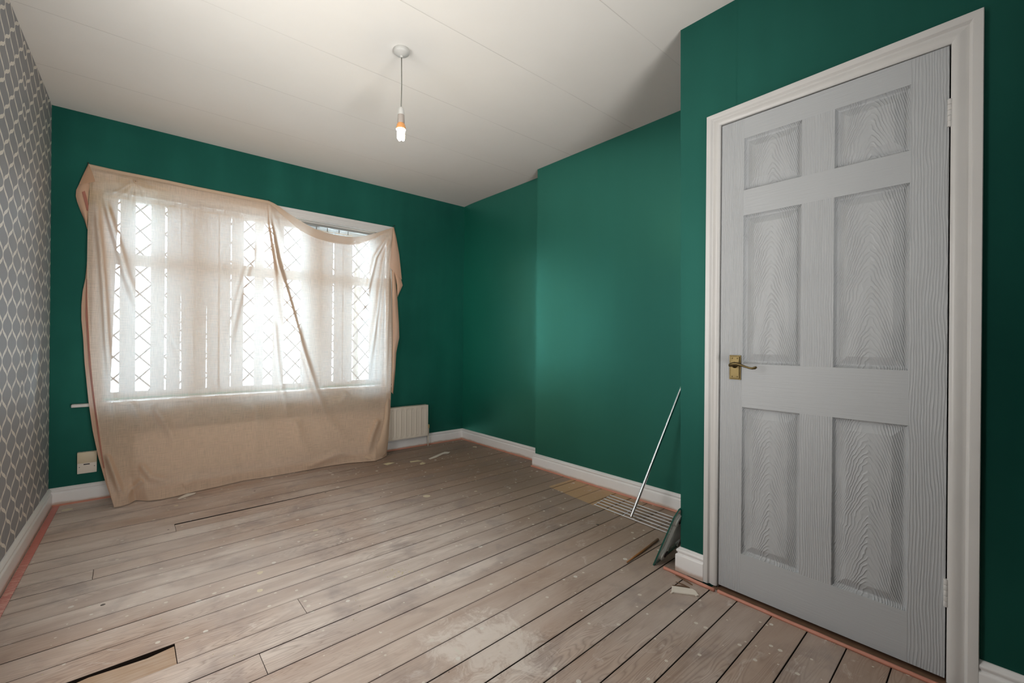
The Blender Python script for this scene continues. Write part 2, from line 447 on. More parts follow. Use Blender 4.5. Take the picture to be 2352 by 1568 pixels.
RED = make_primer('red_primer_strip', srgb(196, 108, 100), srgb(206, 138, 128), 0.8)
SALMON = make_primer('salmon_bead_paint', srgb(188, 118, 98), srgb(206, 150, 130), 0.0)
PLASTIC_W = plain('white_plastic', (0.74, 0.73, 0.70), 0.35)
PLASTIC_G = plain('greyed_plastic', (0.24, 0.245, 0.24), 0.4)
HOLDER = plain('warm_grey_lampholder', (0.33, 0.29, 0.26), 0.4)
ROSE = plain('grey_white_rose', (0.50, 0.50, 0.48), 0.4)
CREAM = plain('cream_plastic', srgb(214, 200, 172), 0.45, nscale=12, namt=0.05)
CREAM2 = plain('pale_cream_plastic', srgb(232, 224, 212), 0.45)
CAPY = plain('yellowed_cap', srgb(206, 184, 132), 0.5)
BLACK = plain('black_rubber', (0.02, 0.012, 0.014), 0.6)
UPVC = plain('window_upvc', (0.80, 0.81, 0.82), 0.35)
LEAD = plain('lead_strip', (0.17, 0.17, 0.165), 0.5, 0.3)
RADW = plain('radiator_enamel', srgb(214, 205, 192), 0.4)
CHROME = plain('chrome', (0.62, 0.63, 0.64), 0.22, 1.0)
WIREW = plain('white_coated_wire', (0.75, 0.77, 0.79), 0.35)
BRASS = plain('aged_brass', (0.13, 0.098, 0.045), 0.36, 1.0, nscale=60, namt=0.25)
COPPER = plain('brown_lever_tip', (0.28, 0.12, 0.05), 0.35, 0.8)
IRON = plain('dark_nail', (0.03, 0.025, 0.02), 0.5, 0.6)
CORD = plain('grey_flex', (0.16, 0.16, 0.14), 0.5)
WOODSTICK = plain('varnished_stick', srgb(158, 108, 62), 0.4, nscale=20, namt=0.2)
TWIG = plain('brown_splinter', srgb(104, 74, 48), 0.7, nscale=60, namt=0.3)
PAPER = plain('torn_paper', srgb(228, 222, 212), 0.7, nscale=30, namt=0.06)
PAPERY = plain('yellowed_paper', srgb(214, 204, 172), 0.7, nscale=30, namt=0.06)
SHELLW = plain('shell_white', (0.55, 0.55, 0.53), 0.8)
def make_glass():
    m, nt, out = newmat('window_glass'); g = G(nt)
    tr = g.n('ShaderNodeBsdfTransparent', {0: (0.96, 0.98, 0.97, 1)}); gl = g.n('ShaderNodeBsdfGlossy', {'Color': (1, 1, 1, 1), 'Roughness': 0.02})
    fr = g.n('ShaderNodeFresnel', {0: 1.45})
    mx = g.n('ShaderNodeMixShader', {0: fr.outputs[0], 1: tr.outputs[0], 2: gl.outputs[0]}); nt.links.new(mx.outputs[0], out.inputs[0])
    return m
GLASS = make_glass()
def make_slatmat():
    m, nt, out = newmat('blind_fabric'); g = G(nt)
    d = g.n('ShaderNodeBsdfDiffuse', {0: (0.74, 0.74, 0.72, 1)}); t = g.n('ShaderNodeBsdfTranslucent', {0: (0.62, 0.70, 0.76, 1)})
    mx = g.n('ShaderNodeMixShader', {0: 0.22, 1: d.outputs[0], 2: t.outputs[0]}); nt.links.new(mx.outputs[0], out.inputs[0])
    return m
SLAT = make_slatmat()
def make_cloth(name, transp, body, stain=False, trans=0.5):
    m, nt, out = newmat(name); g = G(nt); p = g.pos(); P = g.geo().outputs['Position']
    wx = g.noise(g.vec(g.m('MULTIPLY', p[0], 300), 0.0, g.m('MULTIPLY', p[2], 14)), 1.0, 2)
    wz = g.noise(g.vec(g.m('MULTIPLY', p[0], 14), 5.0, g.m('MULTIPLY', p[2], 300)), 1.0, 2)
    wv = g.m('MULTIPLY', g.m('ADD', wx, wz), 0.5)
    patch = g.noise(P, 2.2, 3)
    col = g.mix(g.smooth(wv, 0.35, 0.65), tuple(c * 0.97 for c in body), tuple(min(1, c * 1.03) for c in body))
    if stain:
        dx = g.m('DIVIDE', g.m('ADD', p[0], 1.92), 0.26); dz = g.m('DIVIDE', g.m('SUBTRACT', p[2], 1.98), 0.17)
        e = g.m('ADD', g.m('ADD', g.m('POWER', dx, 2.0), g.m('POWER', dz, 2.0)), g.m('MULTIPLY', g.m('SUBTRACT', g.noise(P, 9, 4, 0.65), 0.5), 2.6))
        col = g.mix(g.m('MULTIPLY', g.m('SUBTRACT', 1.0, g.smooth(e, 0.1, 1.3)), 0.45), col, srgb(196, 160, 92))
    tf = g.m('MULTIPLY', g.m('MULTIPLY', g.m('ADD', 0.28, g.m('MULTIPLY', g.smooth(wv, 0.34, 0.70), 0.50)), g.m('ADD', 0.8, g.m('MULTIPLY', patch, 0.5))), transp, clamp=True)
    # light crosses more thread where the weave is steep to the eye
    fa = g.n('ShaderNodeLayerWeight', {'Blend': 0.5}).outputs['Facing']
    att = g.smooth(fa, 0.13, 0.55)
    tf = g.m('MULTIPLY', tf, g.m('SUBTRACT', 1.0, att))
    tcol = g.mix(att, g.mix(0.88, col, (0.76, 0.83, 0.86, 1)), tuple(c * 0.20 for c in body))
    d = g.n('ShaderNodeBsdfDiffuse', {0: col}); t = g.n('ShaderNodeBsdfTranslucent', {0: tcol})
    m1 = g.n('ShaderNodeMixShader', {0: trans, 1: d.outputs[0], 2: t.outputs[0]})
    tr = g.n('ShaderNodeBsdfTransparent', {0: (1, 1, 1, 1)})
    m2 = g.n('ShaderNodeMixShader', {0: tf, 1: m1.outputs[0], 2: tr.outputs[0]}); nt.links.new(m2.outputs[0], out.inputs[0])
    return m
CLOTH = make_cloth('thin_cotton_sheet', 0.50, (0.82, 0.61, 0.45), True, 0.26)
CLOTH_D = make_cloth('doubled_cotton', 0.05, (0.78, 0.58, 0.42), False, 0.38)
CLOTH_F = make_cloth('folded_peach_cotton', 0.0, (0.80, 0.52, 0.36), False, 0.3)
CLOTH_DK = make_cloth('brown_folded_cotton', 0.0, (0.55, 0.34, 0.22), False, 0.2)
CLOTH_RED = make_cloth('rust_red_hem_tape', 0.0, (0.42, 0.17, 0.13), False, 0.15)
def emis(name, col, s):
    m, nt, out = newmat(name); g = G(nt); e = g.n('ShaderNodeEmission', {0: (*col, 1), 1: s}); nt.links.new(e.outputs[0], out.inputs[0]); return m
BULB = emis('lit_bulb', (1.0, 0.80, 0.52), 90.0)
BULBBASE = plain('warm_bulb_base', srgb(214, 150, 90), 0.4)

# ------------------------------------------------------------------ room shell
OX0, OX1, OZ0, OZ1 = -2.075, -0.045, 0.630, 2.078      # window opening
w = MB()
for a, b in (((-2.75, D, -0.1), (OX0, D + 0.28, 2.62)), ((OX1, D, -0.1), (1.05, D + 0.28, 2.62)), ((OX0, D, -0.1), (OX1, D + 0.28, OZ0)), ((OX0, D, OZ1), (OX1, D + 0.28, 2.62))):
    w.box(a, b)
struct(w.build('wall_back', GREEN_WINDOW_LIT), 'dark green painted wall around the sheeted window', 'wall')
w = MB(); y0, y1 = YR - 0.1, D + 0.28
w.add([(xl(y0), y0, -.1), (xl(y1), y1, -.1), (xl(y1), y1, 2.62), (xl(y0), y0, 2.62), (xl(y0) - .15, y0, -.1), (xl(y1) - .15, y1, -.1), (xl(y1) - .15, y1, 2.62), (xl(y0) - .15, y0, 2.62)],
      [(0, 1, 2, 3), (4, 7, 6, 5), (0, 4, 5, 1), (3, 2, 6, 7), (0, 3, 7, 4), (1, 5, 6, 2)])
struct(w.build('wall_left', WALLPAPER), 'left wall in grey paper with a cream trellis pattern', 'wall')
w = MB().box((XR, YB - 0.2, -.1), (XR + .15, D + .1, 2.62))
struct(w.build('wall_right', GREEN), 'green recessed wall in the corner right of the radiator', 'wall')
w = MB().box((XB, YC - 0.4, -.1), (XR + .15, YB, 2.62))
struct(w.build('wall_chimney', GREEN), 'green chimney breast wall left of the door', 'wall')
# door wall: corner slightly out of plumb
w = MB(); DY0, DY1, DZ = -0.2290, 0.4840, 2.0000
yb, yt = 0.6525, 0.6770
def hexa(mb, q0, q1, z0, z1, yb0, yt0, yb1, yt1):
    mb.add([(q0, yb0, z0), (q1, yb0, z0), (q1, yb1, z0), (q0, yb1, z0), (q0, yt0, z1), (q1, yt0, z1), (q1, yt1, z1), (q0, yt1, z1)],
           [(0, 3, 2, 1), (4, 5, 6, 7), (0, 1, 5, 4), (1, 2, 6, 5), (2, 3, 7, 6), (3, 0, 4, 7)])
hexa(w, 0, 0.12, -.1, 2.62, DY1, DY1, yb, yt)
hexa(w, 0.12, 0.70, -.1, 2.62, 0.50, 0.50, yb, yt)
w.box((0, DY0, DZ), (0.12, DY1, 2.62)); w.box((0, YR - .1, -.1), (0.12, DY0, 2.62))
struct(w.build('wall_door', GREEN_SEAM), 'dark green wall around the white door', 'wall')
struct(MB().box((-2.8, YR - .12, -.1), (0.12, YR, 2.62)).build('wall_rear', GREEN))
struct(MB().box((0.12, -0.5, -.1), (0.16, 0.52, 2.62)).build('wall_light_stop', BROWNWOOD))  # unseen backing added behind the door to stop sky light leaking in
# ceiling with a soft dip along the window wall
ys = [YR - .1, 0.0, 1.0, 2.0, 2.8, 3.10, 3.22, 3.32, 3.42, 3.50, 3.56, D, D + .28]
zs = [2.512, 2.512, 2.510, 2.509, 2.508, 2.5085, 2.509, 2.509, 2.5085, 2.5065, 2.504, H, H]
v = []; f = []
for y, z in zip(ys, zs):
    v += [(-2.8, y, z), (1.05, y, z), (-2.8, y, 2.64), (1.05, y, 2.64)]
for i in range(len(ys) - 1):
    a = i * 4; f += [(a, a + 1, a + 5, a + 4), (a + 2, a + 6, a + 7, a + 3)]
f += [(0, 2, 3, 1), (len(v) - 4, len(v) - 3, len(v) - 1, len(v) - 2)]
o = meshobj('ceiling', v, f, CEIL, smooth=True); struct(o, 'off-white papered ceiling with thin straight seams', 'ceiling')
o.data.set_sharp_from_angle(angle=math.radians(40))

# ------------------------------------------------------------------ floor and its boards
floor = struct(MB().box((-2.8, YR - .1, -0.16), (1.05, D + .28, -0.030)).build('floor', DARK), 'worn bare timber floor of long boards', 'floor')
LINES = [3.68, 3.555, 3.43, 3.305, 3.1846, 3.0528, 2.925, 2.790, 2.6613, 2.5421, 2.4086, 2.2962, 2.1687, 2.0425, 1.9182, 1.7953, 1.6702, 1.5488, 1.4243, 1.3012, 1.1777,
         1.056, 0.934, 0.813, 0.694, 0.572, 0.456, 0.343, 0.215, 0.095, -0.022, -0.142]
while LINES[-1] > YR - 0.1: LINES.append(LINES[-1] - 0.1205)
SL = 0.028
JOINTS = {7: [-1.731], 6: [0.282], 17: [-1.812, -1.411], 19: [-1.60], 25: [-0.16], 3: [-0.7], 10: [-2.05], 29: [-1.2], 32: [-0.7], 35: [-1.4]}
def yline(k, x): return LINES[k] + SL * (x + 1.4)
for k in range(len(LINES) - 1):
    ym = (LINES[k] + LINES[k + 1]) / 2
    x0 = xl(ym) - 0.02
    xr_ = 0.83 if ym + 0.06 > YB else (0.70 if ym > YC - 0.06 else -0.032)
    cuts = [x0] + [j for j in JOINTS.get(k, []) if x0 < j < xr_] + [xr_]
    for a, b in zip(cuts[:-1], cuts[1:]):
        gp = 0.0011 + random.random() * 0.0014
        gt = gb = gp
        dz = -random.random() * 0.0015
        if k == 7 and -1.75 < a: gt = 0.0040
        if k == 7 and a > -1.75: dz = -0.001
        if k == 17: dz = -0.0035 if b < -1.8 else -0.0005
        if k == 17 and b < -1.8: gt = 0.018
        a2, b2 = a + 0.0008, b - 0.0008
        n = 9 if (k == 17 and b < -1.8) or (k == 7 and a > -1.75) else 2
        top = []; bot = []
        for i in range(n):
            x = a2 + (b2 - a2) * i / (n - 1)
            jag = 0.008 * math.sin(i * 2.1) if k == 17 and n > 2 else (0.015 * min(1, max(0, (-0.5 - x) / 0.9)) if n > 2 else 0)
            top.append((x, yline(k, x) - gt - jag)); bot.append((x, yline(k + 1, x) + gb))
        ring = top + bot[::-1]
        c = Vector((sum(p[0] for p in ring) / len(ring), sum(p[1] for p in ring) / len(ring), 0)); m_ = len(ring)
        tilt = (random.random() - .5) * 0.008
        def zz(y): return dz + tilt * (y - c.y)
        v = [(p[0], p[1], -0.024) for p in ring] + [(p[0], p[1], zz(p[1]) - 0.0012) for p in ring]
        v += [(p[0] + (0.0006 if p[0] < c.x else -0.0006), p[1] + (0.0012 if p[1] < c.y else -0.0012), zz(p[1])) for p in ring]
        f = [tuple(range(m_))[::-1], tuple(range(2 * m_, 3 * m_))]
        for i in range(m_):
            j = (i + 1) % m_
            f += [(i, j, m_ + j, m_ + i), (m_ + i, m_ + j, 2 * m_ + j, 2 * m_ + i)]
        raw = (k == 17 and b < -1.8)
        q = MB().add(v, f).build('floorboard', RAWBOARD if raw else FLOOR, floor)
        uvl = q.data.uv_layers.new(name='board').data
        for lp in q.data.loops:
            co = q.data.vertices[lp.vertex_index].co
            uvl[lp.index].uv = (co.x, yline(k, co.x) - co.y)
        if raw: tag(q, 'short bare yellowish floorboard with a broken upper edge')
MB().box((-0.030, -0.24, -0.026), (0.118, 0.500, -0.004)).build('threshold_board', BROWNWOOD, floor)

# ------------------------------------------------------------------ skirting boards
SKP = [(0, .1113), (.004, .1113), (.0065, .1095), (.0085, .1055), (.0125, .1035), (.0155, .0995), (.0160, .0960), (.0148, .0915), (.0112, .0875), (.0095, .0845), (.0100, .0825), (.0150, .0805), (.0178, .0775), (.0185, .0735), (.0185, .0008), (0, .0008)]
def sweep(name, path, prof, mat, side=1, parent=None, z=0.0):
    """profile (offset from wall, height) along a plan polyline; room on the left of travel for side=1"""
    n = len(path); P2 = [Vector(p) for p in path]; dirs = [(P2[i + 1] - P2[i]).normalized() for i in range(n - 1)]
    v = []; m_ = len(prof)
    for i in range(n):
        n0 = Vector((-dirs[max(i - 1, 0)].y, dirs[max(i - 1, 0)].x)) * side
        n1 = Vector((-dirs[min(i, n - 2)].y, dirs[min(i, n - 2)].x)) * side
        b = (n0 + n1); b = b / (1 + n0.dot(n1))
        for (o_, h_) in prof: v.append((P2[i].x + b.x * o_, P2[i].y + b.y * o_, h_ + z))
    f = []
    for i in range(n - 1):
        for j in range(m_):
            k = (j + 1) % m_
            f.append((i * m_ + j, i * m_ + k, (i + 1) * m_ + k, (i + 1) * m_ + j))
    f.append(tuple(range(m_))); f.append(tuple((n - 1) * m_ + j for j in range(m_))[::-1])
    return MB().add(v, f).build(name, mat, parent, auto=38)
e = 0.0
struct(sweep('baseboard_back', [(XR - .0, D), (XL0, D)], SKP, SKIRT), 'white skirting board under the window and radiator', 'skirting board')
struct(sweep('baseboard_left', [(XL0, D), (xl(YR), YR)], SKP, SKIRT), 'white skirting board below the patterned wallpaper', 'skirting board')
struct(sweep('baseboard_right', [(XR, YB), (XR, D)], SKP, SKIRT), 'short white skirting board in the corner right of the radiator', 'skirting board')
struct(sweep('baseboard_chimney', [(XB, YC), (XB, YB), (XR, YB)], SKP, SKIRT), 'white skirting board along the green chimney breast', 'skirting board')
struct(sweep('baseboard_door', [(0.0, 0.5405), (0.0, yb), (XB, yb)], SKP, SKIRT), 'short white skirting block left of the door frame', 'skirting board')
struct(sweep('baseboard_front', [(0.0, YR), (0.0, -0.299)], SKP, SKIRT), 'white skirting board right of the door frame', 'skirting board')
# painted beads at the foot of the skirting
BEAD = [(.0185, 0.0005), (.0185, .0100), (.0215, .0100), (.0255, .0070), (.0275, .0005)]
struct(sweep('trim_1', [(XR, D), (XL0, D)], BEAD, SALMON), 'thin salmon painted bead at the foot of the back skirting', 'bead')
struct(sweep('trim_2', [(XR, YB), (XR, D)], BEAD, SALMON), 'thin salmon bead in the far right corner', 'bead')
struct(sweep('trim_3', [(XB, YC + .03), (XB, YB), (XR, YB)], BEAD, SALMON), 'thin salmon bead along the foot of the chimney breast', 'bead')
STRIP = [(.022, 0.0004), (.022, .0045), (.050, .0045), (.0515, .0035), (.0515, .0004)]
struct(sweep('trim_4', [(XL0, D - 0.02), (xl(1.4), 1.4)], STRIP, RED), 'flat red painted strip with pale scrapes along the left skirting', 'strip')
# rounded bead lying along the foot of the door
def bead(name, pts, r, mat):
    pts2 = []
    for i in range(len(pts) - 1):
        for t in np.linspace(0, 1, 9)[:-1 if i < len(pts) - 2 else None]:
            p = np.array(pts[i]) * (1 - t) + np.array(pts[i + 1]) * t
            pts2.append((p[0] + random.uniform(-.0006, .0006), p[1], p[2]))
    return MB().tube(pts2, [r * (1 + random.uniform(-.12, .12)) for _ in pts2], 8).build(name, mat, smooth=True)
struct(bead('trim_5', [(-0.044, 0.712, .0055), (-0.052, 0.474, .0055)], .0075, SALMON), 'salmon rounded bead in front of the short skirting block', 'bead')
struct(bead('trim_6', [(-0.046, 0.462, .004), (-0.048, 0.1, .004), (-0.044, -0.30, .004)], .0070, SALMON), 'long pinkish bead across the foot of the door', 'bead')

# ------------------------------------------------------------------ door and its frame
# frame profile: u from the door outwards, t proud of the wall
ARP = [(0, 0), (0, .006), (.05, .0095), (.16, .0120), (.30, .0122), (.42, .0100), (.50, .0082), (.56, .0084), (.60, .0125), (.66, .0175), (.70, .0182), (.985, .0182), (1.0, .0165), (1.0, 0)]
frame = empty('trim_7', (0, 0.13, 0), 'white painted moulded frame around the door', 'door frame', kind='structure')
inn = {'L': 0.4845, 'R': -0.2292}; out_ = {'L': 0.5405, 'R': -0.2992}
zi = {'L': 1.997, 'R': 1.993}; zo = {'L': 2.0475, 'R': 2.0625}
def leg(side):
    v = []; m_ = len(ARP)
    for end in (0, 1):
        for (u, t) in ARP:
            y = inn[side] + (out_[side] - inn[side]) * u
            z = 0.003 if end == 0 else zi[side] + (zo[side] - zi[side]) * u
            v.append((-t, y, z))
    f = [(j, (j + 1) % m_, m_ + (j + 1) % m_, m_ + j) for j in range(m_)] + [tuple(range(m_)), tuple(range(m_, 2 * m_))[::-1]]
    MB().add(v, f).build('architrave', GLOSS, frame, auto=30)
leg('L'); leg('R')
v = []; m_ = len(ARP)
for side in ('L', 'R'):
    for (u, t) in ARP:
        v.append((-t, inn[side] + (out_[side] - inn[side]) * u, zi[side] + (zo[side] - zi[side]) * u))
MB().add(v, [(j, (j + 1) % m_, m_ + (j + 1) % m_, m_ + j) for j in range(m_)] + [tuple(range(m_)), tuple(range(m_, 2 * m_))[::-1]]).build('architrave', GLOSS, frame, auto=30)
for a, b in (((0.0, inn['L'] - .001, -.004), (.115, inn['L'] + .012, 2.0)), ((0.0, inn['R'] - .012, -.004), (.115, inn['R'] + .001, 2.0)), ((0, inn['R'], 1.997), (.115, inn['L'], 2.012))):
    MB().box(a, b).build('jamb', GLOSS, frame)

door = struct(MB().box((0.0150, -0.2245, 0.010), (0.038, 0.4795, 1.9915)).build('door_1', DOOR_RAIL), 'white six-panel door with moulded wood grain', 'door')
cols = [(0.3883, 0.1775), (0.0738, -0.1342)]
rows = [(1.9085, 1.6920), (1.5870, 0.9682), (0.7875, 0.1755)]
zt0, zb0 = 1.9915, 0.010
def slab(name, ya, yb_, z0, z1, mat):
    return MB().box((0.0, yb_, z0), (0.0150, ya, z1)).build(name, mat, door)
slab('stile', 0.4795, cols[0][0], zb0, zt0, DOOR_STILE); slab('stile', cols[1][1], -0.2245, zb0, zt0, DOOR_STILE)
for (za, zb_) in rows: slab('stile', cols[0][1], cols[1][0], zb_, za, DOOR_STILE)
slab('rail', cols[0][0], cols[1][1], rows[0][0], zt0, DOOR_RAIL); slab('rail', cols[0][0], cols[1][1], rows[1][0], rows[0][1], DOOR_RAIL)
slab('rail', cols[0][0], cols[1][1], rows[2][0], rows[1][1], DOOR_RAIL); slab('rail', cols[0][0], cols[1][1], zb0, rows[2][1], DOOR_RAIL)
PP = [(0.0, 0.0), (0.0012, 0.0020), (0.0035, 0.0080), (0.007, 0.0128), (0.0105, 0.0142), (0.0135, 0.0142), (0.040, 0.0018), (0.0415, 0.0014)]
for (ya, yb_) in cols:
    for (za, zb_) in rows:
        cy, cz = (ya + yb_) / 2, (za + zb_) / 2; hw, hh = (ya - yb_) / 2, (za - zb_) / 2
        v = []; f = []
        for (i_, d_) in PP:
            v += [(d_, -(hw - i_), -(hh - i_)), (d_, (hw - i_), -(hh - i_)), (d_, (hw - i_), (hh - i_)), (d_, -(hw - i_), (hh - i_))]
        for r in range(len(PP) - 1):
            for j in range(4):
                f.append((r * 4 + j, r * 4 + (j + 1) % 4, (r + 1) * 4 + (j + 1) % 4, (r + 1) * 4 + j))
        f.append(tuple(len(v) - 4 + j for j in range(4)))
        o = meshobj('panel', v, [q[::-1] for q in f], DOOR_PANEL, door)
        o.location = (0, cy, cz)
        o.data.polygons.foreach_set('use_smooth', [True] * len(o.data.polygons)); o.data.set_sharp_from_angle(angle=math.radians(14))
for z0 in (1.736, 0.2365):
    hg = MB()
    for k in range(5):
        a = z0 + k * 0.0172
        hg.lathe([(0.0060, a), (0.0064, a + .0008), (0.0064, a + .0158), (0.0060, a + .0166)], (-0.0035, -0.2268, 0), n=14)
    tag(hg.build('hinge', GLOSS, door, auto=40), 'white painted hinge')
# handle
hd = MB(); hd.box((-0.0035, 0.3930, 0.9005), (0.0, 0.4400, 1.0030), 0.001); hd.box((-0.0060, 0.3965, 0.9040), (-0.003, 0.4365, 0.9995), 0.0015)
hd.box((-0.0075, 0.3985, 0.9065), (-0.004, 0.4345, 0.9970), 0.001)
hd = hd.build('door_handle', BRASS, door); tag(hd, 'aged brass lever handle on a rectangular plate')
lv = MB()
lv.lathe([(0.0135, -0.007), (0.0115, -0.011), (0.0085, -0.020), (0.0080, -0.040), (0.0085, -0.048), (0.0, -0.049)], (0, 0.4165, 0.962), 'x', 18)
pts = [(-0.044, 0.4215, 0.9600), (-0.045, 0.4165, 0.9635), (-0.046, 0.405, 0.9680), (-0.047, 0.392, 0.9690), (-0.048, 0.378, 0.9655), (-0.049, 0.362, 0.9600), (-0.049, 0.345, 0.9550), (-0.048, 0.332, 0.9530), (-0.046, 0.322, 0.9555), (-0.045, 0.316, 0.9595)]
lv.tube(pts, [0.0065, 0.0085, 0.0080, 0.0062, 0.0048, 0.0042, 0.0040, 0.0045, 0.0058, 0.0040], 12)
lv.build('lever', BRASS, hd, auto=50)
for (y, z) in ((.406, .990), (.427, .990), (.406, .9135), (.427, .9135)):
    MB().lathe([(0.0030, -0.0075), (0.0030, -0.0088), (0.0015, -0.0092)], (0, y, z), 'x', 12).build('screw', BRASS, hd)

# ------------------------------------------------------------------ window
win = empty('window_1', ((OX0 + OX1) / 2, D + .12, OZ0), 'wide window with diamond leaded panes behind the hanging sheet', 'window', kind='structure')
YF0, YF1 = D + 0.160, D + 0.220
fx0, fx1, fz0, fz1 = OX0 + .004, OX1 - .004, OZ0 + .004, OZ1 - .004
mull = [-1.545, -0.690]
GT, TB0, TB1, GB = 2.020, 1.569, 1.650, 0.678
def fr(name, a, b, mat=UPVC): return MB().box(a, b, 0.004).build(name, mat, win)
fr('frame', (fx0, YF0, GT), (fx1, YF1, fz1)); fr('frame', (fx0, YF0, fz0), (fx1, YF1, GB))
fr('frame', (fx0, YF0, GB), (fx0 + .045, YF1, GT)); fr('frame', (fx1 - .045, YF0, GB), (fx1, YF1, GT))
for mx_ in mull: fr('mullion', (mx_ - .045, YF0, GB), (mx_ + .045, YF1, GT))
edges = [fx0 + .045, mull[0] - .045, mull[0] + .045, mull[1] - .045, mull[1] + .045, fx1 - .045]
DW, DH = 0.139, 0.1505
def clipseg(x0, z0, x1, z1, R_):
    t0, t1 = 0.0, 1.0; dx, dz = x1 - x0, z1 - z0
    for p_, q_ in ((-dx, x0 - R_[0]), (dx, R_[1] - x0), (-dz, z0 - R_[2]), (dz, R_[3] - z0)):
        if abs(p_) < 1e-9:
            if q_ < 0: return None
        else:
            r_ = q_ / p_
            if p_ < 0: t0 = max(t0, r_)
            else: t1 = min(t1, r_)
    return None if t0 >= t1 else (x0 + t0 * dx, z0 + t0 * dz, x0 + t1 * dx, z0 + t1 * dz)
for i in range(3):
    xa, xb_ = edges[2 * i], edges[2 * i + 1]
    fr('transom', (xa, YF0 + .004, TB0), (xb_, YF1 - .004, TB1))
    for (za, zb_) in ((GB, TB0), (TB1, GT)):
        MB().box((xa, D + .188, za), (xb_, D + .194, zb_)).build('pane', GLASS, win)
        ld = MB(); wd = 0.0055
        for s in (1, -1):
            k0 = -60
            for k in range(-60, 60):
                # lines z = s*(DH/DW)*x + k*DH
                c0 = 0.921 - s * DH / DW * (-1.874)
                x0_, x1_ = -3.0, 1.0
                sg = clipseg(x0_, s * DH / DW * x0_ + c0 + k * DH, x1_, s * DH / DW * x1_ + c0 + k * DH, (xa, xb_, za, zb_))
                if sg is None: continue
                nx, nz = -(sg[3] - sg[1]), sg[2] - sg[0]; L = math.hypot(nx, nz)
                if L < 0.01: continue
                nx, nz = nx / L * wd, nz / L * wd
                yy0, yy1 = D + .1860 - (.0006 if s > 0 else 0), D + .1885
                q = [(sg[0] + nx, sg[1] + nz), (sg[2] + nx, sg[3] + nz), (sg[2] - nx, sg[3] - nz), (sg[0] - nx, sg[1] - nz)]
                ld.add([(a, yy0, b) for a, b in q] + [(a, yy1, b) for a, b in q], [(0, 1, 2, 3), (4, 7, 6, 5), (0, 4, 5, 1), (1, 5, 6, 2), (2, 6, 7, 3), (3, 7, 4, 0)])
        tag(ld.build('diamond_leading', LEAD, win), kind='stuff')
# reveals, surround and sill board
for a, b in (((OX0 - .0, D - .001, OZ1 - .010), (OX1, YF0 + .002, OZ1 + .001)), ((OX0 - .001, D - .001, OZ0), (OX0 + .012, YF0 + .002, OZ1 - .010)), ((OX1 - .012, D - .001, OZ0), (OX1 + .001, YF0 + .002, OZ1 - .010))):
    MB().box(a, b).build('reveal', GLOSS, win)
WAR = [(0, 0), (0, .010), (.06, .013), (.20, .0150), (.45, .013), (.55, .0135), (.62, .0185), (.97, .0185), (1, .017), (1, 0)]
def wleg(pa, pb, ia, ib):
    """pa/pb: outer corners, ia/ib: inner corners (x, z)"""
    v = []; m_ = len(WAR)
    for (o_, i_) in ((pa, ia), (pb, ib)):
        for (u, t) in WAR: v.append((i_[0] + (o_[0] - i_[0]) * u, D - t, i_[1] + (o_[1] - i_[1]) * u))
    MB().add(v, [(j, (j + 1) % m_, m_ + (j + 1) % m_, m_ + j) for j in range(m_)] + [tuple(range(m_)), tuple(range(m_, 2 * m_))[::-1]]).build('surround', GLOSS, win, auto=30)
ax0, ax1, az1, iz1 = -2.115, -0.018, 2.136, 2.074
ix0, ix1 = -2.068, -0.070
wleg((ax0, az1), (ax1, az1), (ix0, iz1), (ix1, iz1)); wleg((ax1, az1), (ax1, .640), (ix1, iz1), (ix1, .640)); wleg((ax0, az1), (ax0, .640), (ix0, iz1), (ix0, .640))
MB().box((-2.206, D - .046, .6110), (-0.030, D + .10, .6305), 0.004).build('window_sill', GLOSS, win)

# vertical blind
YS = D + .070
blind = empty('vertical_blind', (-1.08, YS, 0.66), 'white vertical blind with slats hanging between the sheet and the leaded window', 'blind')
MB().box((OX0 + .02, YS - .020, 2.040), (OX1 - .02, YS + .020, 2.066), 0.002).build('headrail', PLASTIC_G, blind)
MB().box((OX0 + .02, YS - .0205, 2.060), (OX1 - .02, YS - .0195, 2.0655)).build('rail_lip', PLASTIC_W, blind)
SLATS = [(-2.064, -1.990, 0, -.034), (-1.982, -1.900, 0, .004), (-1.818, -1.738, 0, 0), (-1.728, -1.642, 0, -.006), (-1.650, -1.562, .010, .008), (-1.572, -1.486, .006, -.004), (-1.494, -1.408, .010, .006), (-1.416, -1.334, 0, 0),
         (-1.330, -1.2465, 0, 0), (-1.172, -1.103, 0, -.004), (-1.036, -0.957, -.004, 0), (-0.822, -0.738, 0, 0), (-0.745, -0.655, 0, 0), (-0.662, -0.552, 0, -.008), (-0.548, -0.462, 0, 0), (-0.470, -0.378, 0, 0), (-0.222, -0.140, 0, 0), (-0.150, -0.066, 0, 0)]
for i, (a, b, da, db) in enumerate(SLATS):
    dy = 0.003 if i % 2 else -0.003
    v = []
    for z, q in ((0.672, 1.0), (2.012, 0.0)):
        for s in range(5):
            t = s / 4; x = (a + da * q) * (1 - t) + (b + db * q) * t
            v.append((x, YS + dy + 0.004 * math.sin(math.pi * t), z))
    o = meshobj('slat', v, [(s, s + 1, s + 6, s + 5) for s in range(4)], SLAT, blind, smooth=True)
    MB().box(((a + b) / 2 - .0035, YS - .001, 2.010), ((a + b) / 2 + .0035, YS + .001, 2.042)).build('hanger', PLASTIC_G, blind)
    hz = MB().box((a + .004, YS + dy - .0015, 2.006), (b - .004, YS + dy + .0065, 2.014)); hz.build('slat_holder', CREAM2, blind)

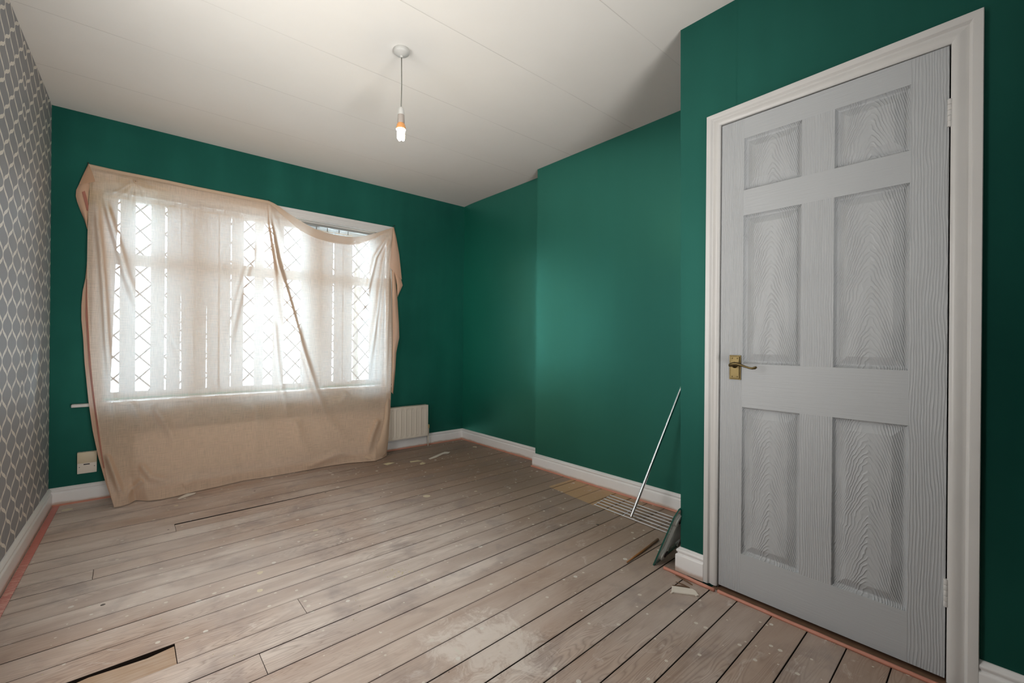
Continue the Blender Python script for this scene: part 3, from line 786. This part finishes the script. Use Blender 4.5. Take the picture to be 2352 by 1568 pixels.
# ------------------------------------------------------------------ the sheet
def resample(pts, n):
    pts = np.array(pts, float); d = np.r_[0, np.cumsum(np.hypot(*np.diff(pts, axis=0).T))]; d /= d[-1]
    # smooth (Catmull-like) by dense linear interpolation then box filter
    t = np.linspace(0, 1, n); return np.c_[np.interp(t, d, pts[:, 0]), np.interp(t, d, pts[:, 1])]
NS, NT = 260, 300
TOP = [(203, 376), (260, 389), (310, 399), (380, 413), (450, 428), (520, 442), (580, 454), (617, 461), (628, 466), (640, 473), (660, 488), (682, 502), (702, 514), (722, 525), (745, 533), (770, 539), (795, 543), (815, 544), (835, 542), (860, 536), (882, 529), (903, 522)]
BOT = [(262, 1165), (280, 1162), (298, 1156), (312, 1148), (340, 1150), (372, 1146), (400, 1140), (440, 1130), (500, 1117), (560, 1103), (620, 1094), (700, 1080), (760, 1069), (800, 1063), (838, 1060), (862, 1058), (878, 1052), (888, 1046)]
LEF = [(203, 376), (206, 420), (203, 480), (201, 540), (200, 600), (200, 660), (202, 720), (206, 800), (213, 880), (222, 950), (231, 1010), (238, 1060), (247, 1110), (262, 1165)]
RIG = [(903, 522), (900, 560), (896, 600), (897, 640), (899, 700), (900, 780), (899, 860), (897, 935), (893, 1000), (888, 1046)]
T_, B_, L_, R_ = resample(TOP, NS), resample(BOT, NS), resample(LEF, NT), resample(RIG, NT)
s = np.linspace(0, 1, NS)[None, :, None]; t = np.linspace(0, 1, NT)[:, None, None]
PX = (1 - t) * T_[None] + t * B_[None] + (1 - s) * L_[:, None] + s * R_[:, None] - ((1 - s) * (1 - t) * T_[0] + s * (1 - t) * T_[-1] + (1 - s) * t * B_[0] + s * t * B_[-1])
def px_floor_y(pxy):
    d = FV + RV * ((pxy[..., 0] - CW / 2) / F_PX)[..., None] - UV * ((pxy[..., 1] - CH / 2) / F_PX)[..., None]
    tt = (0.006 - CAM[2]) / d[..., 2]; return CAM[1] + tt * d[..., 1]
offb = D - px_floor_y(B_)                                     # how far the hem stands from the wall
tt_ = np.linspace(0, 1, NT)
base = np.zeros((NT, NS))
kn = np.array([0, .05, .3, .66, .705, .775, .80, .84])
kv = np.array([.021, .031, .085, .165, .172, .140, .128, .142])
for j in range(NS):
    base[:, j] = np.interp(tt_, np.r_[kn, 1.0], np.r_[kv, max(offb[j], .135)])
kk = np.ones(9) / 9
pad = np.pad(base, ((4, 4), (0, 0)), 'edge'); base_s = np.stack([np.convolve(pad[:, j], kk, 'valid') for j in range(NS)], 1)
base_s[-1] = base[-1]; base_s[0] = base[0]; base = base_s
def ridge(poly, width, amp, taper=(0.1, 0.4)):
    P_ = np.array(poly, float); seg = np.diff(P_, axis=0); ln = np.hypot(seg[:, 0], seg[:, 1]); cum = np.r_[0, np.cumsum(ln)]; tot = cum[-1]
    best = np.full((NT, NS), 1e9); par = np.zeros((NT, NS))
    for i in range(len(seg)):
        d = PX - P_[i]; u = np.clip((d @ seg[i]) / (ln[i] ** 2), 0, 1)
        q = d - u[..., None] * seg[i]; dist = np.hypot(q[..., 0], q[..., 1])
        m_ = dist < best; best[m_] = dist[m_]; par[m_] = ((cum[i] + u * ln[i]) / tot)[m_]
    env = np.clip(par / max(taper[0], 1e-3), 0, 1) * np.clip((1 - par) / max(taper[1], 1e-3), 0, 1)
    w0, w1 = width if isinstance(width, tuple) else (width, width)
    wd = w0 + (w1 - w0) * par
    return amp * env * np.exp(-(best / wd) ** 2)
FOLDS = [
 ([(617, 461), (621, 514), (636, 593), (662, 685), (694, 802), (724, 898), (752, 962), (800, 1012), (850, 1040)], (4, 13), .034),
 ([(617, 461), (644, 547), (672, 608), (700, 670)], (6, 16), .014),
 ([(622, 500), (640, 640), (652, 726), (667, 774), (682, 831), (701, 898), (730, 965), (775, 1030)], (5, 11), .022),
 ([(628, 720), (636, 831), (646, 898), (660, 950), (690, 1010)], (6, 12), .018),
 ([(582, 540), (575, 593), (546, 695), (525, 790), (514, 886)], (9, 12), .026),
 ([(520, 560), (505, 640), (495, 720)], (9, 10), .008),
 ([(238, 447), (253, 501), (273, 566), (290, 631), (312, 685), (335, 745), (360, 810)], (8, 16), .026),
 ([(221, 447), (225, 512), (232, 577), (240, 685), (247, 800), (256, 900), (268, 1000)], (8, 10), .022),
 ([(903, 523), (880, 600), (868, 700), (853, 800), (840, 880), (835, 930)], (4, 9), .024),
 ([(903, 523), (889, 600), (881, 700), (874, 800), (868, 890)], (3, 7), .020),
 ([(903, 523), (862, 590), (840, 680), (815, 770), (797, 815)], (5, 7), .022),
 ([(903, 530), (893, 640), (889, 760), (885, 900), (880, 990)], (3, 6), .018),
 ([(903, 523), (860, 552), (800, 565), (740, 552), (690, 520)], (6, 9), .010),
 ([(310, 415), (275, 440), (240, 452)], (5, 9), .012),
 ([(310, 415), (304, 450), (298, 490)], (4, 7), .009),
 ([(310, 415), (345, 425), (400, 432)], (3, 5), .008),
 ([(310, 415), (265, 402), (222, 396)], (4, 6), .008),
 ([(310, 415), (330, 470), (345, 520)], (4, 8), .006),
 ([(350, 700), (400, 790), (440, 870)], (10, 10), .008),
 ([(350, 930), (372, 960), (395, 1000), (410, 1040)], (9, 14), .016),
 ([(450, 925), (430, 960), (400, 985)], (12, 12), .010),
 ([(300, 920), (320, 960), (330, 1000)], (8, 14), .012),
 ([(560, 900), (600, 960), (620, 1040)], (14, 22), .014),
 ([(244, 1040), (262, 1090), (286, 1150)], (7, 9), .030),
 ([(330, 1100), (300, 1125), (285, 1152)], (7, 8), .026),
 ([(320, 1062), (345, 1095), (410, 1110)], (8, 12), .020),
 ([(420, 1118), (440, 1105), (450, 1090)], (9, 10), .012),
 ([(590, 930), (588, 1000), (586, 1075)], (8, 12), .010),
 ([(870, 960), (855, 1000), (842, 1050)], (6, 8), .030),
 ([(700, 1075), (780, 1040), (840, 1046)], (8, 8), .016),
 ([(680, 960), (690, 1010), (720, 1050)], (10, 14), .016),
 ([(800, 900), (780, 925), (750, 930)], (10, 10), .012),
]
off = base.copy()
for poly, wd, amp in FOLDS: off += ridge(poly, wd, amp * 1.45)
from mathutils import noise as mnoise
lowf = np.zeros((NT, NS))
for i in range(0, NT):
    for j in range(0, NS, 1):
        lowf[i, j] = mnoise.noise(Vector((PX[i, j, 0] * .013, PX[i, j, 1] * .007, 2.0))) * .006 + mnoise.noise(Vector((PX[i, j, 0] * .05, PX[i, j, 1] * .03, 7.0))) * .0012
env = np.clip(tt_ * 12, 0, 1)[:, None] * np.clip((1 - tt_) * 14, 0, 1)[:, None]
off += (lowf + .004) * env
def lift(pxy, offs):
    d = FV + RV * ((pxy[..., 0] - CW / 2) / F_PX)[..., None] - UV * ((pxy[..., 1] - CH / 2) / F_PX)[..., None]
    k = (D - offs - CAM[1]) / d[..., 1]; return CAM + d * k[..., None]
W3 = lift(PX, off); W3[..., 2] = np.maximum(W3[..., 2], .004)
idx = np.arange(NT * NS).reshape(NT, NS)
fc = np.stack([idx[:-1, :-1], idx[1:, :-1], idx[1:, 1:], idx[:-1, 1:]], -1).reshape(-1, 4)
sheet = meshobj('hanging_sheet', W3.reshape(-1, 3), fc, CLOTH, smooth=True)
tag(sheet, 'thin cream cotton sheet nailed over the window and hanging to the floor', 'sheet')

def strip_mesh(name, left, right, offs, mat, n=60, m=14, bulge=.006, parent=sheet, wave=0.0, label=None):
    a, b = resample(left, n), resample(right, n); u = np.linspace(0, 1, m)[None, :, None]
    g_ = a[:, None] * (1 - u) + b[:, None] * u
    o_ = np.interp(np.linspace(0, 1, n), np.linspace(0, 1, len(offs)), offs)[:, None] + bulge * np.sin(np.pi * u[..., 0]) * np.ones((n, 1))
    if wave: o_ = o_ + wave * np.sin(np.linspace(0, 19, n))[:, None] * u[..., 0]
    w3 = lift(g_, o_); w3[..., 2] = np.maximum(w3[..., 2], .004)
    ix = np.arange(n * m).reshape(n, m)
    o = meshobj(name, w3.reshape(-1, 3), np.stack([ix[:-1, :-1], ix[1:, :-1], ix[1:, 1:], ix[:-1, 1:]], -1).reshape(-1, 4), mat, parent, smooth=True)
    if label: tag(o, label)
    return o
# doubled hem along the top edge
hb = [(x + 1, y + 7 + 0.0 * x) for x, y in TOP[:8]] + [(632, 478), (646, 492), (664, 508), (686, 526), (706, 538), (724, 546), (746, 553), (770, 559), (795, 562), (815, 562), (838, 557), (862, 547), (884, 536), (902, 527)]
a_, b_ = resample(TOP, 160), resample(hb, 160)
strip_mesh('top_hem', [tuple(q) for q in a_], [tuple(q) for q in b_], [.024, .026, .030, .034, .034, .036, .040, .040, .034, .026], CLOTH_D, n=160, m=8, bulge=.004, label='doubled beige top hem')
# folded corner and side flaps, left
strip_mesh('folded_corner', [(203, 376), (196, 391), (188, 408), (181, 424)], [(203, 376), (210, 391), (215, 404), (219, 417)], [.032, .036, .040, .042], CLOTH_DK, bulge=.006, label='dark brown folded top left corner')
strip_mesh('folded_flap', [(192, 410), (181, 424), (175, 436), (174, 450), (177, 463), (184, 482), (193, 503), (200, 525)], [(218, 417), (207, 420), (204, 440), (203, 460), (203, 480), (202, 495), (201, 510), (201, 527)], [.022, .024, .024, .022, .020, .020], CLOTH_F, bulge=.014, label='peach side flap below the folded corner')
strip_mesh('hem_tape', [(188, 441), (192, 455), (196, 470), (199, 483)], [(195, 438), (199, 452), (203, 468), (204, 486)], [.042, .042, .040, .038], CLOTH_RED, bulge=.002, m=5, label='rust red hem tape')
strip_mesh('side_flap', [(200, 600), (196, 640), (190, 668), (187, 700), (187, 735), (191, 775), (194, 830), (203, 920), (213, 990), (226, 1050), (243, 1110), (261, 1160)], [(203, 600), (203, 640), (204, 680), (206, 720), (208, 760), (211, 820), (216, 880), (225, 950), (234, 1010), (241, 1060), (250, 1110), (264, 1162)], [.030, .034, .040, .050, .060, .075, .090, .105, .12, .15, .19, .25], CLOTH_F, n=90, bulge=.004, label='pinkish edge turned back along the left side')
strip_mesh('hem_tape', [(199, 640), (197, 680), (196, 720), (200, 780), (204, 840), (212, 910), (222, 980), (231, 1040), (238, 1075)], [(201, 640), (200, 680), (201, 720), (205, 780), (209, 840), (217, 910), (226, 980), (234, 1040), (240, 1075)], [.040, .050, .060, .074, .090, .106, .122, .150, .19], CLOTH_RED, n=80, m=5, bulge=.002, label='rust red hem tape down the left edge')
kp = at(311, 416, 'y', D - .050)
kb = MB()
kb.tube([(kp[0] + .008 * math.cos(a), kp[1] - .002 * math.sin(a * 2), kp[2] + .007 * math.sin(a)) for a in np.linspace(0, 2 * math.pi, 13)], .0035, 8)
tag(kb.build('gathered_knot', CLOTH_D, sheet, smooth=True), 'small gathered knot near the stained top left')
# right flaps
strip_mesh('folded_flap', [(903, 522), (901, 550), (897, 580), (893, 612)], [(905, 522), (911, 550), (917, 585), (923, 642)], [.030, .040, .045, .045], CLOTH_F, bulge=.010, label='orange-brown flap hanging from the right nail')
strip_mesh('folded_flap', [(893, 613), (902, 618), (908, 632), (912, 655), (913, 683)], [(900, 611), (912, 622), (920, 636), (925, 655), (914, 680)], [.034, .034, .032, .030], CLOTH_F, bulge=.008, label='peach lower end of the right flap')
strip_mesh('side_flap', [(900, 612), (901, 660), (901, 720), (902, 780), (901, 840), (899, 900)], [(908, 632), (913, 690), (916, 740), (917, 775), (910, 810), (908, 850), (903, 905)], [.030, .040, .048, .060, .070, .080, .100], CLOTH_F, n=80, bulge=.012, wave=.004, label='peach edge turned back along the right side')
strip_mesh('rolled_edge', [(884, 640), (887, 720), (888, 800), (887, 880), (883, 960), (872, 1010), (850, 1040), (836, 1050)], [(898, 640), (900, 720), (901, 800), (899, 880), (896, 950), (891, 1005), (886, 1040), (866, 1060)], [.050, .070, .085, .105, .135, .16, .20, .25], CLOTH_D, n=90, bulge=.016, label='doubled right edge rolled over')
for i, (x, y, lab) in enumerate(((203, 376, 'dark nail at the top left corner of the sheet'), (617, 461, 'dark nail holding the middle of the sheet top edge'), (905, 519, 'dark nail at the top right corner of the sheet'))):
    p = at(x, y, 'y', D - .026)
    nb = MB().lathe([(0.0014, 0.02), (0.0014, -0.014), (0.0045, -0.015), (0.0045, -0.0165), (0.001, -0.018)], (p[0], D - .02, p[2] + .001), 'y', 10)
    tag(nb.build('nail', IRON), lab, 'nail')

# ------------------------------------------------------------------ radiator
rad = empty('radiator', (-0.75, D - .07, .11), 'low cream panel radiator half hidden behind the hanging sheet', 'radiator')
rx0, rx1, rz0, rz1, rf = -1.90, 0.3275, .1125, .4150, D - .094
prof = []
x = rx0 + .02; pitch = .0533; k = 0
v = []; zlev = [rz0 + .001, rz0 + .028, rz0 + .042, rz1 - .042, rz1 - .028, rz1 - .001]; amp = [0, 0, 1, 1, 0, 0]
xs = []
nfl = int((rx1 - rx0 - .03) / pitch)
xs.append((rx0, 0)); 
start = rx1 - .028 - nfl * pitch
for k in range(nfl):
    c = start + k * pitch
    for u, dd in ((0.0, 0), (0.16, 0), (0.26, 1), (0.74, 1), (0.84, 0)): xs.append((c + u * pitch, dd))
xs.append((start + nfl * pitch, 0)); xs.append((rx1, 0))
for z, a in zip(zlev, amp):
    for (xx, dd) in xs: v.append((xx, rf + (0.0085 if dd and a else 0.0), z))
m_ = len(xs); f = [(i * m_ + j, i * m_ + j + 1, (i + 1) * m_ + j + 1, (i + 1) * m_ + j) for i in range(len(zlev) - 1) for j in range(m_ - 1)]
o = meshobj('front_panel', v, f, RADW, rad, smooth=True); o.data.set_sharp_from_angle(angle=math.radians(50))
MB().box((rx0, rf + .001, rz0), (rx1, rf + .004, rz1)).box((rx0 + .003, rf + .004, rz0 + .004), (rx1 - .003, rf + .016, rz1 - .004), .003).build('back_panel', RADW, rad)
MB().box((rx0 - .001, rf - .0005, rz1 - .002), (rx1 + .001, rf + .060, rz1 + .002), .001).build('top_grille', RADW, rad)
MB().box((rx1 - .001, rf, rz0), (rx1 + .001, rf + .055, rz1)).build('side_cover', RADW, rad)
vb = MB().tube([(rx1, rf + .03, .150), (rx1 + .022, rf + .03, .150)], .007, 12).tube([(rx1 + .020, rf + .03, .128), (rx1 + .020, rf + .03, .185)], .009, 12).tube([(rx1 + .020, rf + .03, .0), (rx1 + .020, rf + .03, .135)], .0065, 12)
vb.build('valve_pipe', RADW, rad, smooth=True)
MB().lathe([(0.011, .180), (0.0125, .185), (0.0125, .212), (0.010, .216)], (rx1 + .020, rf + .03, 0), n=20).build('valve_cap', CAPY, rad, auto=40)
# ------------------------------------------------------------------ cable outlet on the wall
sk = empty('cable_outlet', (-2.131, D - .01, .183), 'cream plastic cable outlet box low on the wall left of the sheet', 'outlet')
MB().box((-2.1765, D - .030, .184), (-2.0845, D, .320), .003).build('back_box', CREAM2, sk, auto=30)
v = [(-2.1765, D - .030, .250), (-2.0845, D - .030, .250), (-2.0845, D - .0345, .252), (-2.1765, D - .0345, .252), (-2.1765, D - .0345, .316), (-2.0845, D - .0345, .316), (-2.0845, D - .028, .321), (-2.1765, D - .028, .321)]
MB().box((-2.1765, D - .0355, .2505), (-2.0845, D - .029, .3195), .002).build('upper_cover', CREAM, sk, auto=30)
MB().box((-2.147, D - .0312, .2385), (-2.118, D - .0295, .2445)).build('slot', BLACK, sk)
for x in (-2.166, -2.096): MB().lathe([(0.0022, -.0312), (0.0022, -.029)], (x, D, .226), 'y', 10).build('screw', BLACK, sk)

# ------------------------------------------------------------------ pendant light
pc = (-0.9125, 1.668)
ZC = 2.5095
pl = empty('pendant_light', (pc[0], pc[1], ZC), 'lit bare bulb hanging on a grey cord from a white ceiling rose', 'light')
MB().lathe([(0.036, ZC + .001), (0.0385, ZC - .002), (0.0385, ZC - .016), (0.037, ZC - .019), (0.033, ZC - .023), (0.018, ZC - .031), (0.008, ZC - .034), (0.006, ZC - .040), (0.003, ZC - .041)], (pc[0], pc[1], 0), n=40).build('ceiling_rose', ROSE, pl, auto=45)
MB().tube([(pc[0], pc[1], ZC - .036), (pc[0] + .001, pc[1], 2.40), (pc[0] + .002, pc[1], 2.33), (pc[0] + .001, pc[1], 2.27), (pc[0], pc[1], 2.215)], .0026, 10).build('cord', CORD, pl, smooth=True)
MB().lathe([(0.003, 2.2225), (0.007, 2.2205), (0.0115, 2.214), (0.0145, 2.203), (0.0158, 2.190), (0.0162, 2.1815)], (pc[0], pc[1], 0), n=28).build('lampholder_cap', ROSE, pl, auto=50)
MB().lathe([(0.0150, 2.1815), (0.0150, 2.1800), (0.0165, 2.1795), (0.0170, 2.165), (0.0178, 2.141), (0.0165, 2.1395)], (pc[0], pc[1], 0), n=28).build('lampholder_skirt', HOLDER, pl, auto=50)
bb = MB().lathe([(0.0155, 2.1400), (0.0160, 2.138), (0.0205, 2.132), (0.0215, 2.122), (0.0240, 2.116), (0.0240, 2.111), (0.0205, 2.108)], (pc[0], pc[1], 0), n=28).build('bulb_base', BULBBASE, pl, auto=50)
tb = MB()
for k in range(4):
    a = math.radians(45 + 90 * k - 40.9); cx, cy = pc[0] + .0125 * math.cos(a), pc[1] + .0125 * math.sin(a)
    tb.lathe([(0.0078, 2.110), (0.0078, 2.064), (0.0068, 2.0600), (0.0046, 2.0572), (0.001, 2.0562)], (cx, cy, 0), n=14)
tb.lathe([(0.0225, 2.1105), (0.0225, 2.1065), (0.0200, 2.1040)], (pc[0], pc[1], 0), n=28)
tag(tb.build('bulb', BULB, pl, smooth=True), 'glowing white bulb')

# ------------------------------------------------------------------ things by the chimney breast
a, b = np.array((0.3290, 1.1430, 0.0185)), np.array((0.6605, 0.974, 0.87))
rod = MB().tube([tuple(a), tuple(a * .5 + b * .5), tuple(b)], .0088, 16).build('metal_rod', CHROME, auto=60)
tag(rod, 'thin chrome rod leaning against the green chimney breast', 'rod')
rk = empty('wire_shelf', (0.44, 1.2, 0), 'white wire rack lying flat on the floor beside the chimney breast', 'rack')
r0, r1 = np.array((0.3400, 1.4290)), np.array((0.5625, 1.4690))
e_ = np.array((-0.0500, -0.9980)); L = 0.62
for k in range(6):
    p = r0 + (r1 - r0) * k / 5; q = p + e_ * L
    MB().tube([(p[0], p[1], .0085), (q[0], q[1], .0085)], .0030, 8).build('wire', WIREW, rk, smooth=True)
for t in (0.0, 0.36, 0.97):
    p, q = r0 + e_ * L * t, r1 + e_ * L * t
    MB().tube([(p[0], p[1], .0045), (q[0], q[1], .0045)], .0020, 8).build('cross_wire', WIREW, rk, smooth=True)

# glass bathroom scale leaning on the end of the door wall, underside to the room
O_ = np.array((-0.0555, 0.7640, 0.002)); e1 = np.array((.9927, .1205, 0)); v2 = np.array((.0150, -.104, .272)); v2 -= e1 * (v2 @ e1); e2 = v2 / np.linalg.norm(v2); nn = np.cross(e1, e2); nn = nn if nn[1] < 0 else -nn
def S(u, w_, h_): return tuple(O_ + e1 * u + e2 * w_ + nn * h_)
def make_scaleglass():
    m, nt, out = newmat('green_edged_glass'); g = G(nt)
    d = g.n('ShaderNodeBsdfPrincipled', {'Base Color': (0.30, 0.40, 0.37, 1), 'Roughness': 0.08, 'Alpha': 0.55}); nt.links.new(d.outputs[0], out.inputs[0]); return m
SG = make_scaleglass(); SGE = plain('glass_edge_green', (0.004, 0.075, 0.055), 0.1); FROST = plain('frosted_white_plastic', (0.60, 0.63, 0.61), 0.4)
sc = empty('bathroom_scale', tuple(O_), 'square glass bathroom scale standing on edge against the door wall corner', 'scale')
Wd, Ht, ch, th = .30, .305, .035, .006
outl = [(0, 0), (Wd, 0), (Wd, Ht - ch), (Wd - ch, Ht), (ch * .75, Ht), (0, Ht - ch)]
n6 = len(outl); v = [S(u, w_, 0) for u, w_ in outl] + [S(u, w_, th) for u, w_ in outl]
MB().add(v, [tuple(range(n6))[::-1], tuple(range(n6, 2 * n6))]).build('glass_plate', SG, sc)
ed = [(i, (i + 1) % n6, n6 + (i + 1) % n6, n6 + i) for i in range(n6)]
rim = [S(u, w_, h_) for h_ in (-.0003, th + .0003) for u, w_ in [(q[0], q[1]) for q in outl]] + [S(min(max(u, .003), Wd - .003), min(max(w_, .003), Ht - .003), h_) for h_ in (-.0003, th + .0003) for u, w_ in outl]
fr_ = list(ed)
for i in range(n6):
    j = (i + 1) % n6; fr_ += [(i, j, 2 * n6 + j, 2 * n6 + i), (n6 + i, n6 + j, 3 * n6 + j, 3 * n6 + i)]
MB().add(rim, fr_).build('glass_edge', SGE, sc)
def disc(name, u, w_, ru, rw, h0, h1, mat, n=24):
    v = []
    for (h_, s_) in ((h0, 1), (h1 - .001, 1), (h1, .86)):
        for k in range(n):
            a = 2 * math.pi * k / n; v.append(S(u + ru * s_ * math.cos(a), w_ + rw * s_ * math.sin(a), h_))
    f = [(i * n + k, i * n + (k + 1) % n, (i + 1) * n + (k + 1) % n, (i + 1) * n + k) for i in range(2) for k in range(n)] + [tuple(2 * n + k for k in range(n))]
    return MB().add(v, f).build(name, mat, sc, auto=50)
for (u, w_) in ((.052, .055), (.248, .055), (.052, .245), (.248, .245)):
    disc('foot_housing', u, w_, .032, .034, th, th + .014, FROST)
    disc('rubber_foot', u + .004, w_, .015, .017, th + .012, th + .019, BLACK)
def bar(name, u0, w0, u1, w1, hw, h0, h1, mat):
    d = np.array((u1 - u0, w1 - w0)); d = d / np.linalg.norm(d); n_ = np.array((-d[1], d[0])) * hw
    q = [(u0 + n_[0], w0 + n_[1]), (u1 + n_[0], w1 + n_[1]), (u1 - n_[0], w1 - n_[1]), (u0 - n_[0], w0 - n_[1])]
    v = [S(a, b, h0) for a, b in q] + [S(a, b, h1) for a, b in q]
    MB().add(v, [(0, 1, 2, 3), (4, 7, 6, 5), (0, 4, 5, 1), (1, 5, 6, 2), (2, 6, 7, 3), (3, 7, 4, 0)]).build(name, mat, sc)
bar('body_shell', .060, .060, .060, .245, .020, th, th + .012, FROST); bar('body_shell', .052, .15, .25, .15, .075, th, th + .009, FROST)
bar('body_shell', .248, .060, .248, .245, .018, th, th + .012, FROST)
bar('metal_bar', .075, .052, .235, .052, .0035, th + .006, th + .011, CHROME)

st = MB().tube([(-0.1325, 0.8545, .005), (0.02, 0.870, .006), (0.20, 0.890, .008)], [.0028, .0058, .0062], 10).build('wooden_stick', WOODSTICK, smooth=True)
tag(st, 'varnished pointed wooden stick lying behind the bathroom scale', 'stick')
# debris by the door frame
pf = MB(); q = [(-0.203, .586), (-.158, .6085), (-.1135, .5395), (-.1175, .5240), (-.1400, .4985), (-.149, .5035), (-.1475, .5115), (-.1965, .5780), (-.2085, .5810), (-.2120, .5860)]
cxy = np.mean(q, 0)
v = [(a, b, .001) for a, b in q] + [(a, b, .0055) for a, b in q]; n_ = len(q)
tag(pf.add(v, [tuple(range(n_)), tuple(range(n_, 2 * n_))[::-1]] + [(i, (i + 1) % n_, n_ + (i + 1) % n_, n_ + i) for i in range(n_)]).build('plastic_bracket', CREAM2), 'small white plastic bracket lying on the boards by the door frame', 'bracket')
for i, (a, b, r, lab) in enumerate((((-.061, .645), (-.083, .555), .0035, 'longest brown splinter lying beside the salmon bead'), ((-.113, .6155), (-.112, .552), .0028, 'middle brown splinter between the bead and the white bracket'), ((-.150, .612), (-.108, .556), .0022, 'thin brown splinter touching the white plastic bracket'))):
    z = r + .0005
    tag(MB().tube([(a[0], a[1], z), ((a[0] + b[0]) / 2 + .002, (a[1] + b[1]) / 2, z + .001), (b[0], b[1], z)], [r * .5, r, r * .6], 6).build('splinter', TWIG), lab, 'splinter', 'broken splinters by the door frame')
def scrap(name, pts, mat, lab, curl=.002, th_=.0006):
    w_ = [at(x, y, 'z', .001) for x, y in pts]; n_ = len(w_)
    v = [(p[0], p[1], .0008 + curl * (i % 2)) for i, p in enumerate(w_)] + [(p[0], p[1], .0008 + th_ + curl * (i % 2)) for i, p in enumerate(w_)]
    c0 = np.mean([p[:2] for p in w_], 0)
    tag(MB().add(v, [tuple(range(n_)), tuple(range(n_, 2 * n_))[::-1]] + [(i, (i + 1) % n_, n_ + (i + 1) % n_, n_ + i) for i in range(n_)]).build(name, mat), lab, 'paper scrap')
scrap('paper_strip', [(407, 1145), (430, 1133), (450, 1131), (447, 1135), (412, 1146)], PAPER, 'white paper strip on the floor just in front of the hanging sheet')
scrap('paper_strip', [(984, 1053), (1015, 1040), (1022, 1037), (1034, 1038), (1030, 1041), (1018, 1043), (1000, 1051), (988, 1055)], PAPER, 'long curled white paper strip near the far corner')
scrap('paper_strip', [(941, 1059), (960, 1057), (972, 1058), (943, 1062)], PAPERY, 'small pale triangle of paper left of the long curled strip', .001)
scrap('paper_strip', [(964, 1064), (970, 1061), (978, 1063), (974, 1066), (966, 1067)], PAPERY, 'smallest cream paper scrap below the pale triangle', .001)
scrap('paper_strip', [(880, 1065), (893, 1062), (907, 1062), (897, 1066), (888, 1068)], PAPERY, 'thin cream flake nearest the right hem of the sheet', .0008)
# crumbs of plaster and wood
cr = MB()
def crumb(x, y, r):
    a = random.random() * 3
    v = [(x + r * math.cos(a + k * 2.1), y + r * math.sin(a + k * 2.1) * .7, .0004) for k in range(3)] + [(x, y, .0004 + r * .9)]
    cr.add(v, [(0, 2, 1), (0, 1, 3), (1, 2, 3), (2, 0, 3)])
for k in range(46):
    p = at(905 + random.gauss(0, 22), 1318 + random.gauss(0, 7), 'z', 0); crumb(p[0], p[1], random.uniform(.0015, .0045))
for k in range(170):
    x, y = random.uniform(-2.2, 0.6), random.uniform(0.2, 3.45)
    if x > -0.07 and y < 0.72: continue
    crumb(x, y, random.uniform(.001, .0038))
for k in range(40):
    crumb(-0.065 + random.gauss(0, .01), random.uniform(-.28, .45), random.uniform(.001, .003))
tag(cr.build('plaster_crumbs', PAPERY), 'tiny crumbs of plaster scattered over the floorboards', 'crumbs', kind='stuff')

# bare tree and pale ground outside the window
BARK = plain('bark', (0.10, 0.085, 0.07), 0.9)
GROUND = plain('pale_paving', (0.35, 0.34, 0.32), 0.9, nscale=1.5, namt=0.2)
struct(MB().box((-30, D + .6, -3.2), (30, 60, -3.0)).build('ground', GROUND), 'pale paving outside the window', 'ground')
tp = at(818, 660, 'y', 9.0)
tr = MB(); base_p = Vector((tp[0], 9.0, -3.0))
def branch(p, d, L, r, depth):
    q = p + d * L; mid = (p + q) / 2 + Vector((random.uniform(-.05, .05), 0, 0)) * L
    tr.tube([p, mid, q], [r, r * .8, r * .6], 6)
    if depth == 0: return
    for k in range(3):
        nd = (d + Vector((random.uniform(-.7, .7), random.uniform(-.4, .4), random.uniform(-.1, .5)))).normalized()
        branch(mid.lerp(q, random.random()), nd, L * random.uniform(.5, .75), r * .45, depth - 1)
branch(base_p, Vector((0.0, 0, 1)), 5.6, .075, 4)
tag(tr.build('bare_tree', BARK), 'bare tree seen dimly through the right end of the sheeted window', 'tree')
bpy.context.view_layer.update()
